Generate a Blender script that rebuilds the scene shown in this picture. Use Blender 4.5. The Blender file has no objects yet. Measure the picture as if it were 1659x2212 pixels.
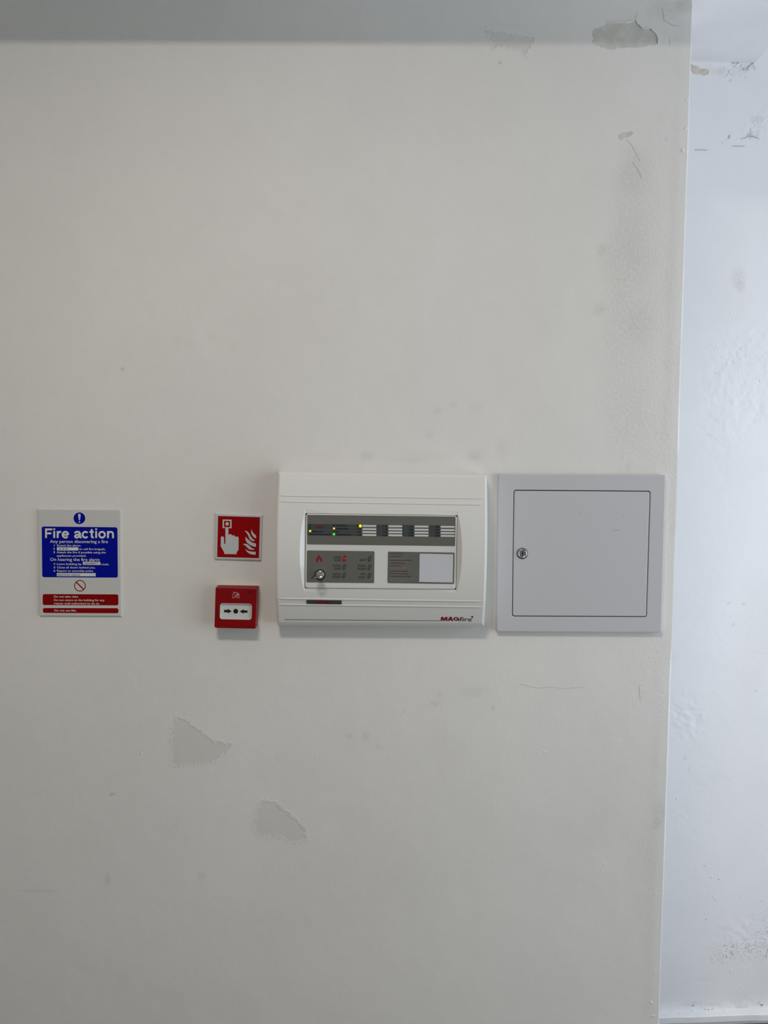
import bpy, bmesh, math, random
import numpy as np
from mathutils import Vector, Matrix, Euler

C = bpy.context.scene.collection
scn = bpy.context.scene

# ------------------------------------------------------------------ camera
F_PX = 1661.0                       # focal length in pixels of the 1659 x 2212 frame
CAM = Vector((0.0, -1.63, 1.5))
ROT = Euler((1.513582973, -0.010310322, 0.013223396), 'XYZ')
cd = bpy.data.cameras.new('camera')
cam = bpy.data.objects.new('camera', cd)
C.objects.link(cam)
cam.location = CAM
cam.rotation_euler = ROT
cd.sensor_fit = 'HORIZONTAL'
cd.sensor_width = 36.0
cd.lens = 36.0 * F_PX / 1659.0
cd.clip_start = 0.02
scn.camera = cam

# ------------------------------------------------------------------ world, lights, exposure
scn.view_settings.view_transform = 'Standard'
scn.view_settings.look = 'None'
scn.view_settings.gamma = 1.0
scn.view_settings.use_curve_mapping = False
scn.view_settings.exposure = 0.0

w = bpy.data.worlds.new('daylight')
scn.world = w
w.use_nodes = True
w.node_tree.nodes['Background'].inputs[0].default_value = (0.72, 0.84, 1.0, 1)
w.node_tree.nodes['Background'].inputs[1].default_value = 0.03


def area(name, loc, rot, sx, sy, power, col):
    l = bpy.data.lights.new(name, 'AREA')
    l.shape = 'RECTANGLE'
    l.size, l.size_y = sx, sy
    l.energy = power
    l.color = col
    o = bpy.data.objects.new(name, l)
    o.location = loc
    o.rotation_euler = rot
    C.objects.link(o)
    return o


# daylight coming in through the two panes of the tall shop window in the right-hand wall
area('window_daylight', (2.22, -1.93, 1.35), (0, math.radians(90), 0), 2.1, 1.25, 18.0, (0.88, 1.0, 0.91))
area('window_daylight', (2.22, -0.60, 1.35), (0, math.radians(90), 0), 2.1, 1.25, 35.8, (0.76, 0.84, 1.0))
# flat lamp panel under the ceiling
area('ceiling_panel', (-0.33, -1.55, 2.86), (math.radians(-5), 0, 0), 0.5, 0.25, 25.5, (0.98, 0.87, 0.78))

RM = ROT.to_matrix()


def ray(px, py):
    return RM @ Vector(((px - 829.5) / F_PX, -(py - 1106.0) / F_PX, -1.0))


def at(px, py, d=0.0):
    """point d metres in front of the main wall (its face is the plane y = 0)"""
    r = ray(px, py)
    k = (-d - CAM.y) / r.y
    return Vector((CAM.x + r.x * k, -d, CAM.z + r.z * k))


REC_A = math.radians(4.0)           # the recessed wall is turned a little
REC_P = Vector((0.62, 0.44, 0))
REC_N = Vector((math.sin(REC_A), -math.cos(REC_A), 0))    # faces the room
REC_T = Vector((math.cos(REC_A), math.sin(REC_A), 0))


def at_rec(px, py, d=0.0):
    r = ray(px, py)
    k = ((REC_P + REC_N * d - CAM).dot(REC_N)) / r.dot(REC_N)
    return CAM + r * k


# ------------------------------------------------------------------ materials
MATS = {}


def mat(name, col, rough=0.5, metal=0.0, emit=None, estr=0.0, grain=0.0, gscale=600.0, spec=0.32, vary=0.0):
    m = bpy.data.materials.new(name)
    m.use_nodes = True
    nt = m.node_tree
    b = nt.nodes['Principled BSDF']
    b.inputs['Base Color'].default_value = (*col, 1)
    b.inputs['Roughness'].default_value = rough
    b.inputs['Metallic'].default_value = metal
    b.inputs['Specular IOR Level'].default_value = spec
    if emit:
        b.inputs['Emission Color'].default_value = (*emit, 1)
        b.inputs['Emission Strength'].default_value = estr
    tc = nt.nodes.new('ShaderNodeTexCoord')
    if vary:
        n = nt.nodes.new('ShaderNodeTexNoise')
        n.inputs['Scale'].default_value = 9.0
        n.inputs['Detail'].default_value = 4.0
        nt.links.new(tc.outputs['Object'], n.inputs['Vector'])
        mr = nt.nodes.new('ShaderNodeMapRange')
        mr.inputs['From Min'].default_value = 0.3
        mr.inputs['From Max'].default_value = 0.7
        mr.inputs['To Min'].default_value = 1 - vary
        mr.inputs['To Max'].default_value = 1 + vary
        nt.links.new(n.outputs['Fac'], mr.inputs['Value'])
        vm = nt.nodes.new('ShaderNodeVectorMath')
        vm.operation = 'SCALE'
        vm.inputs[0].default_value = col
        nt.links.new(mr.outputs[0], vm.inputs['Scale'])
        nt.links.new(vm.outputs[0], b.inputs['Base Color'])
    if grain:
        n = nt.nodes.new('ShaderNodeTexNoise')
        n.inputs['Scale'].default_value = gscale
        n.inputs['Detail'].default_value = 2.0
        nt.links.new(tc.outputs['Object'], n.inputs['Vector'])
        bp = nt.nodes.new('ShaderNodeBump')
        bp.inputs['Strength'].default_value = 1.0
        bp.inputs['Distance'].default_value = grain
        nt.links.new(n.outputs['Fac'], bp.inputs['Height'])
        nt.links.new(bp.outputs[0], b.inputs['Normal'])
    MATS[name] = m
    return m


def wall_material(name, base, stain_col, peel_col, stipple, speck=False):
    m = bpy.data.materials.new(name)
    m.use_nodes = True
    nt = m.node_tree
    N, L = nt.nodes, nt.links
    b = N['Principled BSDF']
    b.inputs['Roughness'].default_value = 0.62
    b.inputs['Specular IOR Level'].default_value = 0.35
    tc = N.new('ShaderNodeTexCoord')

    def noise(scale, detail=3.0, rough=0.5):
        n = N.new('ShaderNodeTexNoise')
        n.inputs['Scale'].default_value = scale
        n.inputs['Detail'].default_value = detail
        n.inputs['Roughness'].default_value = rough
        L.new(tc.outputs['Object'], n.inputs['Vector'])
        return n.outputs['Fac']

    def attr(n):
        a = N.new('ShaderNodeAttribute')
        a.attribute_name = n
        return a.outputs['Fac']

    def mr(v, a, b_, c, d, smooth=False):
        n = N.new('ShaderNodeMapRange')
        if smooth:
            n.interpolation_type = 'SMOOTHSTEP'
        for k, x in zip(('From Min', 'From Max', 'To Min', 'To Max'), (a, b_, c, d)):
            n.inputs[k].default_value = x
        L.new(v, n.inputs['Value'])
        return n.outputs[0]

    def op(o, a, b_):
        n = N.new('ShaderNodeMath')
        n.operation = o
        for i, x in enumerate((a, b_)):
            if isinstance(x, (int, float)):
                n.inputs[i].default_value = x
            else:
                L.new(x, n.inputs[i])
        return n.outputs[0]

    def mix(fac, a, b_):
        n = N.new('ShaderNodeMix')
        n.data_type = 'RGBA'
        L.new(fac, n.inputs[0])
        for i, x in ((6, a), (7, b_)):
            if isinstance(x, tuple):
                n.inputs[i].default_value = (*x, 1)
            else:
                L.new(x, n.inputs[i])
        return n.outputs[2]

    big = noise(2.3, 4.0)
    mid = noise(14.0, 5.0, 0.6)
    fine = noise(330.0, 2.0)
    med = noise(150.0, 2.0)
    grit = noise(620.0, 2.0)
    rough = attr('rough')
    soil = attr('soil')
    sdf = attr('stain_sdf')
    psdf = attr('peel_sdf')
    # colour
    dark = tuple(x * 0.975 for x in base)
    lite = tuple(min(1, x * 1.015) for x in base)
    c = mix(mr(big, 0.35, 0.65, 0, 1), dark, lite)
    c = mix(mr(mid, 0.45, 0.75, 0, 0.10), c, tuple(x * 0.8 for x in base))
    # soiling with broken mottled edge
    so = op('MULTIPLY', soil, mr(med, 0.30, 0.62, 0.45, 1.25))
    c = mix(so, c, stain_col)
    edge = op('ADD', sdf, mr(noise(110.0, 4.0, 0.65), 0.3, 0.7, -0.006, 0.006))
    stain = mr(edge, -0.0015, 0.0015, 1, 0, True)
    c = mix(op('MULTIPLY', stain, 0.32), c, stain_col)
    pedge = op('ADD', psdf, mr(noise(60.0, 4.0, 0.7), 0.3, 0.7, -0.004, 0.004))
    peel = mr(pedge, -0.0012, 0.0012, 1, 0, True)
    c = mix(op('MULTIPLY', peel, mr(noise(40.0), 0.35, 0.6, 0.55, 1.0)), c, peel_col)
    if speck:
        sp = op('MULTIPLY', attr('speck'), mr(noise(260.0, 1.0), 0.60, 0.66, 0, 0.65, True))
        c = mix(sp, c, (0.20, 0.20, 0.24))
    L.new(c, b.inputs['Base Color'])
    # relief, in metres
    h = op('MULTIPLY', op('ADD', op('MULTIPLY', fine, 0.7), op('MULTIPLY', grit, 0.3)), stipple)
    h = op('MULTIPLY', h, mr(stain, 0, 1, 1.0, 0.45))
    h2 = op('MULTIPLY', op('MULTIPLY', med, rough), stipple * 2.4)
    h = op('ADD', h, h2)
    # raised crumbs round the stain edges
    ring = op('MULTIPLY', mr(edge, 0.0, 0.008, 1, 0), mr(edge, -0.005, 0.0, 0, 1))
    h = op('ADD', h, op('MULTIPLY', op('MULTIPLY', ring, fine), stipple * 3.2))
    h = op('ADD', h, mr(peel, 0, 1, 0.0, -0.0004))
    h = op('ADD', h, op('MULTIPLY', mid, stipple * 3.0))
    bp = N.new('ShaderNodeBump')
    bp.inputs['Strength'].default_value = 1.0
    bp.inputs['Distance'].default_value = 1.0
    L.new(h, bp.inputs['Height'])
    L.new(bp.outputs[0], b.inputs['Normal'])
    MATS[name] = m
    return m


wall_material('wall_paint', (0.735, 0.725, 0.700), (0.50, 0.49, 0.46), (0.55, 0.54, 0.49), 0.00022)
wall_material('recess_paint', (0.80, 0.80, 0.80), (0.56, 0.54, 0.50), (0.56, 0.50, 0.42), 0.00013, True)
mat('room_paint', (0.72, 0.71, 0.69), 0.7, vary=0.03)
mat('beam_paint', (0.80, 0.80, 0.80), 0.6, grain=0.00015, gscale=330, vary=0.03)
mat('trim_paint', (0.80, 0.80, 0.80), 0.45, grain=0.0003, gscale=90, vary=0.05)
mat('floor_vinyl', (0.17, 0.15, 0.14), 0.5, vary=0.2)
mat('dark_gap', (0.03, 0.012, 0.012), 0.8)
mat('crack_dirt', (0.42, 0.41, 0.40), 0.9)
mat('chip_dirt', (0.16, 0.13, 0.11), 0.9, vary=0.3)
mat('blister_paint', (0.73, 0.72, 0.70), 0.6)
mat('blister_recess', (0.80, 0.80, 0.81), 0.6)
mat('cover_plastic', (0.70, 0.70, 0.675), 0.34, grain=0.00002, gscale=1200)
mat('plate_plastic', (0.66, 0.66, 0.64), 0.36, grain=0.00002, gscale=1200)
mat('overlay', (0.130, 0.131, 0.116), 0.42)
mat('overlay_band', (0.055, 0.064, 0.068), 0.42)
mat('band_line', (0.115, 0.125, 0.125), 0.45)
mat('slot_paper', (0.62, 0.63, 0.62), 0.5)
mat('note_paper', (0.56, 0.57, 0.61), 0.4)
mat('print_black', (0.008, 0.008, 0.010), 0.5)
mat('print_dark', (0.020, 0.020, 0.018), 0.5)
mat('print_grey', (0.26, 0.27, 0.26), 0.5)
mat('print_dull_red', (0.13, 0.022, 0.025), 0.5)
mat('logo_red', (0.20, 0.003, 0.006), 0.45)
mat('badge_red', (0.30, 0.004, 0.008), 0.45)
mat('flame_red', (0.26, 0.004, 0.010), 0.45)
mat('button_grey', (0.060, 0.070, 0.070), 0.35)
mat('button_red', (0.33, 0.003, 0.010), 0.35)
mat('button_mark', (0.105, 0.12, 0.12), 0.4)
mat('button_pink', (0.42, 0.14, 0.15), 0.4)
mat('led_yellow', (0.9, 0.75, 0.02), 0.3, emit=(1.0, 0.86, 0.0), estr=1.0)
mat('led_amber', (0.9, 0.65, 0.02), 0.3, emit=(1.0, 0.66, 0.02), estr=0.9)
mat('led_green', (0.05, 0.8, 0.05), 0.3, emit=(0.03, 0.85, 0.02), estr=1.0)
mat('led_off', (0.006, 0.006, 0.006), 0.3)
mat('chrome', (0.62, 0.61, 0.58), 0.16, metal=1.0)
mat('key_steel', (0.60, 0.57, 0.52), 0.25, metal=1.0)
mat('shade_black', (0.012, 0.013, 0.015), 0.4)  # near-black colour for the painted shade round the key switch
mat('badge_grey', (0.055, 0.055, 0.055), 0.4)
mat('cabinet_enamel', (0.53, 0.53, 0.55), 0.33, grain=0.00003, gscale=700)
mat('cabinet_inside', (0.03, 0.03, 0.035), 0.7)
mat('lock_metal', (0.42, 0.43, 0.45), 0.28, metal=1.0)
mat('lock_dark', (0.03, 0.03, 0.035), 0.3, metal=0.6)
mat('scuff', (0.27, 0.27, 0.29), 0.7)
mat('sign_board', (0.565, 0.57, 0.55), 0.38)
mat('sign_light', (0.66, 0.67, 0.66), 0.38)
mat('sign_blue', (0.000, 0.004, 0.27), 0.45, spec=0.10)
mat('sign_red', (0.235, 0.001, 0.002), 0.45, spec=0.10)
mat('point_red', (0.30, 0.001, 0.002), 0.45, spec=0.10)
mat('point_white', (0.55, 0.58, 0.60), 0.35)
mat('ink', (0.05, 0.05, 0.055), 0.6)
mat('call_red', (0.23, 0.001, 0.003), 0.30, spec=0.22)
mat('call_white', (0.60, 0.61, 0.60), 0.35)
mat('call_mark', (0.55, 0.36, 0.36), 0.4)
mat('backing_cream', (0.70, 0.62, 0.55), 0.5)
mat('glass', (0.8, 0.9, 0.95), 0.05)
mat('frame_metal', (0.25, 0.26, 0.27), 0.4)


# ------------------------------------------------------------------ helpers
def link(name, me, m, parent=None, origin=None, kind=None, label=None):
    if m:
        me.materials.append(MATS[m])
    o = bpy.data.objects.new(name, me)
    C.objects.link(o)
    if parent is not None:
        o.parent = parent          # parents sit unrotated, vertices are shifted by their base
    if kind:
        o['kind'] = kind
    if label:
        o['label'] = label
    return o


def thing(name, loc, label, cat, group=None):
    o = bpy.data.objects.new(name, None)
    C.objects.link(o)
    o.location = loc
    o.empty_display_size = 0.05
    o['label'] = label
    o['category'] = cat
    if group:
        o['group'] = group
    return o


def base_of(p):
    b = Vector((0, 0, 0))
    while p is not None:
        b += p.location
        p = p.parent
    return b


def mesh(name, vs, fs, m, parent=None, **kw):
    b = base_of(parent)
    me = bpy.data.meshes.new(name)
    me.from_pydata([tuple(Vector(v) - b) for v in vs], [], fs)
    bm = bmesh.new()
    bm.from_mesh(me)
    bmesh.ops.recalc_face_normals(bm, faces=bm.faces)
    bm.to_mesh(me)
    bm.free()
    return link(name, me, m, parent, **kw)


def inset_poly(pts, w):
    """pts: list of (x, z); moves every vertex inwards by w"""
    n = len(pts)
    area2 = sum(pts[i][0] * pts[(i + 1) % n][1] - pts[(i + 1) % n][0] * pts[i][1] for i in range(n))
    s = 1 if area2 > 0 else -1
    out = []
    for i in range(n):
        p0, p1, p2 = Vector(pts[i - 1]), Vector(pts[i]), Vector(pts[(i + 1) % n])
        a, b = (p1 - p0), (p2 - p1)
        if a.length < 1e-9:
            a = b
        if b.length < 1e-9:
            b = a
        a.normalize()
        b.normalize()
        na, nb = Vector((-a.y, a.x)) * s, Vector((-b.y, b.x)) * s
        t = na + nb
        t.normalize()
        k = w / max(0.35, t.dot(na))
        q = p1 + t * k
        out.append((q.x, q.y))
    return out


def prism_xz(name, pts, d0, d1, m, parent=None, bevel=0.0, **kw):
    """outline pts (x, z) on the main wall plane, from d0 to d1 metres in front of it"""
    n = len(pts)
    rings = [[(x, -d0, z) for x, z in pts]]
    if bevel:
        rings.append([(x, -(d1 - bevel), z) for x, z in pts])
        mid = inset_poly(pts, bevel * 0.3)
        rings.append([(x, -(d1 - bevel * 0.3), z) for x, z in mid])
        ins = inset_poly(pts, bevel)
        rings.append([(x, -d1, z) for x, z in ins])
    else:
        rings.append([(x, -d1, z) for x, z in pts])
    vs = [v for r in rings for v in r]
    fs = []
    for k in range(len(rings) - 1):
        for i in range(n):
            j = (i + 1) % n
            fs.append((k * n + i, k * n + j, (k + 1) * n + j, (k + 1) * n + i))
    fs.append(tuple(range(n)))
    fs.append(tuple((len(rings) - 1) * n + i for i in range(n)))
    return mesh(name, vs, fs, m, parent, **kw)


def xz(pts, d):
    return [(p.x, p.z) for p in (at(a, b, d) for a, b in pts)]


def rr(c, r, k=5):
    """rounded quad: four pixel corners tl, tr, br, bl and a radius"""
    out = []
    for i in range(4):
        p, a, b = Vector(c[i]), Vector(c[i - 1]), Vector(c[(i + 1) % 4])
        da, db = (a - p).normalized(), (b - p).normalized()
        cen = p + da * r + db * r
        for j in range(k + 1):
            t = math.pi / 2 * j / k
            q = cen - db * r * math.cos(t) - da * r * math.sin(t)
            out.append((q.x, q.y))
    return out


def circ(cx, cy, rx, ry=None, n=28, slant=0.0):
    ry = ry or rx
    return [(cx + rx * math.cos(2 * math.pi * i / n) - slant * ry * math.sin(2 * math.pi * i / n),
             cy + ry * math.sin(2 * math.pi * i / n)) for i in range(n)]


def film(name, pts, d, m, parent, t=0.0002, **kw):
    """printed or stuck-on film lying on a surface d in front of the wall"""
    return prism_xz(name, xz(pts, d), d - 0.0001, d + t, m, parent, **kw)


def lathe(name, cx, cz, prof, m, parent=None, n=40, **kw):
    """revolve (radius, distance in front of the wall) about the axis through (cx, cz)"""
    vs, fs = [], []
    for r, d in prof:
        for i in range(n):
            a = 2 * math.pi * i / n
            vs.append((cx + r * math.cos(a), -d, cz + r * math.sin(a)))
    for k in range(len(prof) - 1):
        for i in range(n):
            j = (i + 1) % n
            fs.append((k * n + i, k * n + j, (k + 1) * n + j, (k + 1) * n + i))
    fs.append(tuple(range(n)))
    fs.append(tuple((len(prof) - 1) * n + i for i in range(n)))
    o = mesh(name, vs, fs, m, parent, **kw)
    return o


def ribbon(pts, w0, d0, d1):
    """thin bar along 3-D-free polyline pts (x, z); returns verts, faces"""
    vs, fs = [], []
    n = len(pts)
    P = [Vector(p) for p in pts]
    for i in range(n):
        a = P[max(0, i - 1)]
        b = P[min(n - 1, i + 1)]
        t = (b - a).normalized()
        nn = Vector((-t.y, t.x))
        w_ = w0 * (0.35 if i in (0, n - 1) else 1.0)
        for q, d in ((P[i] + nn * w_, d0), (P[i] + nn * w_, d1), (P[i] - nn * w_, d1), (P[i] - nn * w_, d0)):
            vs.append((q.x, -d, q.y))
    for i in range(n - 1):
        for k in range(4):
            l = (k + 1) % 4
            fs.append((i * 4 + k, i * 4 + l, (i + 1) * 4 + l, (i + 1) * 4 + k))
    fs.append((0, 1, 2, 3))
    fs.append(tuple((n - 1) * 4 + k for k in range(4)))
    return vs, fs


def stroke(name, pts, wpx, d, m, parent, t=0.0002, **kw):
    vs, fs = ribbon(xz(pts, d), wpx * 0.00049, d - 0.0001, d + t)
    return mesh(name, vs, fs, m, parent, **kw)


def multi(name, polys, d, m, parent, t=0.0002, **kw):
    vs, fs = [], []
    for pts in polys:
        q = xz(pts, d)
        n = len(q)
        o = len(vs)
        vs += [(x, -(d - 0.0001), z) for x, z in q] + [(x, -(d + t), z) for x, z in q]
        for i in range(n):
            j = (i + 1) % n
            fs.append((o + i, o + j, o + n + j, o + n + i))
        fs.append(tuple(o + i for i in range(n)))
        fs.append(tuple(o + n + i for i in range(n)))
    return mesh(name, vs, fs, m, parent, **kw)


_cap = [None]


def text(body, p0, p1, cap, d, m, parent, name='lettering', bold=0.0, shear=0.0, sp=1.0, **kw):
    """flat print: baseline from pixel p0 to pixel p1, capitals cap pixels tall"""
    def raw(s):
        cu = bpy.data.curves.new('t', 'FONT')
        cu.body = s
        cu.offset = 0.0
        cu.shear = shear
        cu.space_character = sp
        cu.resolution_u = 3
        o = bpy.data.objects.new('t', cu)
        C.objects.link(o)
        dg = bpy.context.evaluated_depsgraph_get()
        me = bpy.data.meshes.new_from_object(o.evaluated_get(dg))
        bpy.data.objects.remove(o)
        bpy.data.curves.remove(cu)
        return me
    if _cap[0] is None:
        h = raw('H')
        _cap[0] = max(v.co.y for v in h.vertices)
    me = raw(body)
    if bold > 0.004:               # heavier weight: the same outlines laid side by side
        bm = bmesh.new()
        w_ = bold * 0.95
        for lay, (dx, dy) in enumerate(((-w_, -w_ * .5), (-w_, w_ * .5), (w_, -w_ * .5), (w_, w_ * .5))):
            k0 = len(bm.verts)
            bm.from_mesh(me)
            bm.verts.ensure_lookup_table()
            for v in bm.verts[k0:]:
                v.co.x += dx
                v.co.y += dy
                v.co.z = lay * 0.00005
        bm.to_mesh(me)
        bm.free()
    xs = [v.co.x for v in me.vertices]
    x0, x1 = min(xs), max(xs)
    A, B = at(*p0, d), at(*p1, d)
    u = (B - A)
    k = u.length / (x1 - x0)
    u.normalize()
    v_ = Vector((-u.z, 0, u.x))
    H = cap * (1.63 - d) / F_PX / _cap[0]
    b = base_of(parent)
    for v in me.vertices:
        q = A + u * ((v.co.x - x0) * k) + v_ * (v.co.y * H)
        v.co = (q.x - b.x, -(d + 0.00035 + v.co.z) - b.y, q.z - b.z)
    me.materials.clear()
    return link(name, me, m, parent, **kw)


def cv(s, ox, oy):
    return lambda *pts: [(ox + a / s, oy + b / s) for a, b in pts]


# ------------------------------------------------------------------ the walls as fine relief grids
def seg_dist(P, a, b):
    ab = b - a
    t = np.clip(((P - a) @ ab) / (ab @ ab), 0, 1)
    return np.linalg.norm(P - (a + t[:, None] * ab), axis=1)


def sdf_poly(P, poly):
    poly = np.array(poly)
    n = len(poly)
    d = np.full(len(P), 1e9)
    inside = np.zeros(len(P), bool)
    for i in range(n):
        a, b = poly[i], poly[(i + 1) % n]
        d = np.minimum(d, seg_dist(P, a, b))
        c = ((a[1] > P[:, 1]) != (b[1] > P[:, 1])) & \
            (P[:, 0] < (b[0] - a[0]) * (P[:, 1] - a[1]) / (b[1] - a[1] + 1e-12) + a[0])
        inside ^= c
    return np.where(inside, -d, d)


def smooth_noise(P, cell, seed):
    rs = np.random.RandomState(seed)
    g = rs.rand(512, 512)
    q = P / cell + 100
    i = np.floor(q).astype(int)
    f = q - i
    f = f * f * (3 - 2 * f)
    a = g[i[:, 0] % 512, i[:, 1] % 512]
    b = g[(i[:, 0] + 1) % 512, i[:, 1] % 512]
    c = g[i[:, 0] % 512, (i[:, 1] + 1) % 512]
    d = g[(i[:, 0] + 1) % 512, (i[:, 1] + 1) % 512]
    return (a * (1 - f[:, 0]) + b * f[:, 0]) * (1 - f[:, 1]) + (c * (1 - f[:, 0]) + d * f[:, 0]) * f[:, 1] - 0.5


def blotches(P, lst):
    s = np.zeros(len(P))
    for cx, cz, rx, rz, k in lst:
        r = np.sqrt(((P[:, 0] - cx) / rx) ** 2 + ((P[:, 1] - cz) / rz) ** 2)
        s += k * np.clip(1.5 - r, 0, 1)
    return s


def grid_mesh(name, xs, zs, pos, attrs, m, extra=None):
    """relief sheet; pos(X, Z) gives numpy (n, 3)"""
    nx, nz = len(xs), len(zs)
    X, Z = np.meshgrid(xs, zs, indexing='ij')
    P = np.stack([X.ravel(), Z.ravel()], 1)
    co = pos(P)
    i = np.arange(nx - 1)[:, None] * nz + np.arange(nz - 1)[None, :]
    i = i.ravel()
    quads = np.stack([i, i + nz, i + nz + 1, i + 1], 1)
    nv = len(co)
    vs = [tuple(c) for c in co]
    fs = [tuple(q) for q in quads.tolist()]
    if extra:
        ev, ef = extra(co.reshape(nx, nz, 3), nv)
        vs += ev
        fs += ef
    me = bpy.data.meshes.new(name)
    me.from_pydata(vs, [], fs)
    for k, val in attrs(P).items():
        a = me.attributes.new(k, 'FLOAT', 'POINT')
        arr = np.full(len(vs), 1.0 if 'sdf' in k else 0.0, dtype=np.float32)
        arr[:nv] = val
        a.data.foreach_set('value', arr)
    return link(name, me, m, kind='structure')


def back_box(depth, normal):
    """closes a relief sheet into a slab with real thickness"""
    def f(co, nv):
        nx, nz = co.shape[:2]
        loop = [(i, 0) for i in range(nx)] + [(nx - 1, j) for j in range(1, nz)] + \
               [(i, nz - 1) for i in range(nx - 2, -1, -1)] + [(0, j) for j in range(nz - 2, 0, -1)]
        ev = [tuple(co[i, j] - np.array(normal) * depth) for i, j in loop]
        n = len(loop)
        ef = []
        for k in range(n):
            l = (k + 1) % n
            a, b = loop[k], loop[l]
            ef.append((b[0] * nz + b[1], a[0] * nz + a[1], nv + k, nv + l))
        ef.append(tuple(nv + k for k in range(n)))
        return ev, ef
    return f


q1 = cv(2.765, 200, 1480)
q3 = cv(11.06, 1030, 30)
q4 = cv(6.636, 1250, 0)
q5 = cv(2.517, 1000, 0)
STAINS = [
    q1((495, 190), (560, 210), (640, 270), (720, 330), (835, 355), (790, 410), (700, 465), (590, 480), (480, 475), (470, 380), (475, 250)),
    q1((1010, 690), (1090, 700), (1140, 745), (1190, 780), (1240, 830), (1275, 860), (1270, 920), (1205, 940), (1110, 900), (990, 905), (962, 850), (985, 760)),
    q3((165, 355), (420, 400), (700, 460), (1000, 515), (1385, 555), (1310, 740), (1240, 860), (1180, 1030), (1100, 1000), (1060, 850), (850, 830), (600, 790), (400, 820), (330, 620), (220, 450)),
]
PEELS = [
    q4((210, 410), (330, 370), (440, 335), (680, 335), (810, 318), (860, 370), (910, 420), (1025, 420), (1090, 480), (1125, 560), (1120, 630), (950, 670), (700, 680), (480, 720), (300, 690), (180, 600)),
    q5((835, 738), (880, 722), (925, 715), (905, 740), (870, 748), (855, 770)),
]
# soft marks: pixel centre, pixel radii, strength
SOIL = [(1370, 370, 30, 45, .19), (1365, 440, 40, 90, .18), (1350, 560, 45, 60, .16), (1370, 620, 60, 120, .14),
        (1300, 540, 12, 12, .22), (1294, 670, 14, 12, .25), (1350, 780, 50, 150, .13), (1375, 950, 55, 90, .10),
        (945, 887, 9, 7, .22), (978, 874, 10, 6, .22), (1030, 880, 14, 8, .12), (928, 938, 8, 9, .16),
        (792, 985, 14, 9, .30), (700, 985, 40, 8, .08), (900, 985, 60, 12, .10), (1028, 985, 22, 14, .18), (1085, 970, 12, 22, .16),
        (1025, 985, 10, 6, .2), (1358, 1010, 6, 10, .25), (880, 995, 30, 6, .12),
        (385, 735, 8, 8, .12), (455, 728, 10, 6, .10), (505, 748, 10, 10, .10), (265, 797, 4, 4, .5), (410, 745, 12, 8, .08),
        (755, 1590, 5, 5, .35), (790, 1590, 8, 10, .28), (818, 1612, 5, 5, .25), (940, 1520, 10, 6, .25), (950, 1500, 6, 5, .25),
        (1025, 1493, 30, 10, .16), (1066, 1530, 4, 5, .4), (872, 1536, 2, 2, .9),
        (232, 1900, 5, 14, .35), (435, 1893, 9, 8, .25), (65, 1925, 22, 2.5, .35), (242, 1716, 5, 3, .9),
        (1425, 1755, 12, 25, .22), (1420, 1780, 9, 9, .3), (1380, 1760, 60, 110, .08), (1400, 1920, 40, 120, .10),
        (1300, 1760, 40, 60, .06), (1320, 1650, 60, 60, .05), (1450, 640, 12, 300, .08),
        (1080, 135, 4, 3, .8), (1440, 300, 2, 2, .8), (1385, 700, 30, 40, .10), (1435, 20, 30, 20, .25), (1480, 10, 18, 14, .4),
        (1330, 88, 20, 9, .18), (1100, 55, 50, 3, .12), (480, 1221, 3, 2, .5), (505, 1237, 2, 1.5, .5), (500, 1245, 14, 1.5, .25),
        (1470, 790, 10, 50, .12), (1455, 1100, 12, 60, .12)]
ROUGH = [(1360, 620, 70, 300, .8), (1400, 900, 80, 250, .9), (1440, 700, 40, 600, .7), (1430, 1400, 70, 200, .6),
         (1200, 1600, 300, 200, .25), (1050, 940, 300, 60, .25), (700, 1500, 600, 120, .15), (1430, 2050, 40, 250, .4)]


def px_list(lst, f=at):
    out = []
    for x, y, rx, ry, k in lst:
        p = f(x, y)
        s = 0.00098
        out.append((p.x, p.z, rx * s, ry * s, k))
    return out


top_c, bot_c = at(1498, 0), at(1424.5, 2211)
soil_m, rough_m = px_list(SOIL), px_list(ROUGH)


def corner_x(z):
    return bot_c.x + (top_c.x - bot_c.x) * (z - bot_c.z) / (top_c.z - bot_c.z)


xs = np.concatenate([[-3.2, -2.4, -1.6, -1.1], np.arange(-0.9, 0.615, 0.004), np.arange(0.618, 0.6501, 0.002)])
xs = xs / xs[-1] * 1.0
xs[:4] = [-3.2 / .65, -2.4 / .65, -1.6 / .65, -1.1 / .65]
zs = np.concatenate([[-0.05, 0.1], np.arange(0.2, 2.56, 0.004), [2.7, 3.0]])


def wall_pos(P):
    cx = corner_x(P[:, 1])
    jag = 0.0013 * smooth_noise(np.stack([P[:, 1] * 0 + 1, P[:, 1]], 1), 0.02, 4) \
        + 0.003 * smooth_noise(np.stack([P[:, 1] * 0 + 1, P[:, 1]], 1), 0.12, 5)
    X = P[:, 0] * (cx + jag)
    X = np.where(P[:, 0] < -1.2, P[:, 0] * 0.65, X)
    Q = np.stack([X, P[:, 1]], 1)
    y = 0.0016 * smooth_noise(Q, 0.35, 1) + 0.0007 * smooth_noise(Q, 0.09, 2) + 0.0002 * smooth_noise(Q, 0.025, 3)
    # keep the sheet level where things are screwed on
    r = cx - X
    y = np.where(r < 0.0032, y + (0.0032 - r) ** 2 * 190, y)       # rounded corner bead
    y = y - 0.0003 * np.exp(-((r - 0.02) / 0.012) ** 2)
    flat = np.clip(1 - np.maximum(np.abs(Q[:, 0]) - 0.8, np.abs(Q[:, 1] - 1.33) - 0.2) / 0.05, 0, 1)
    y = y * (1 - flat * 0.8)
    return np.stack([X, y, P[:, 1]], 1)


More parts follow.
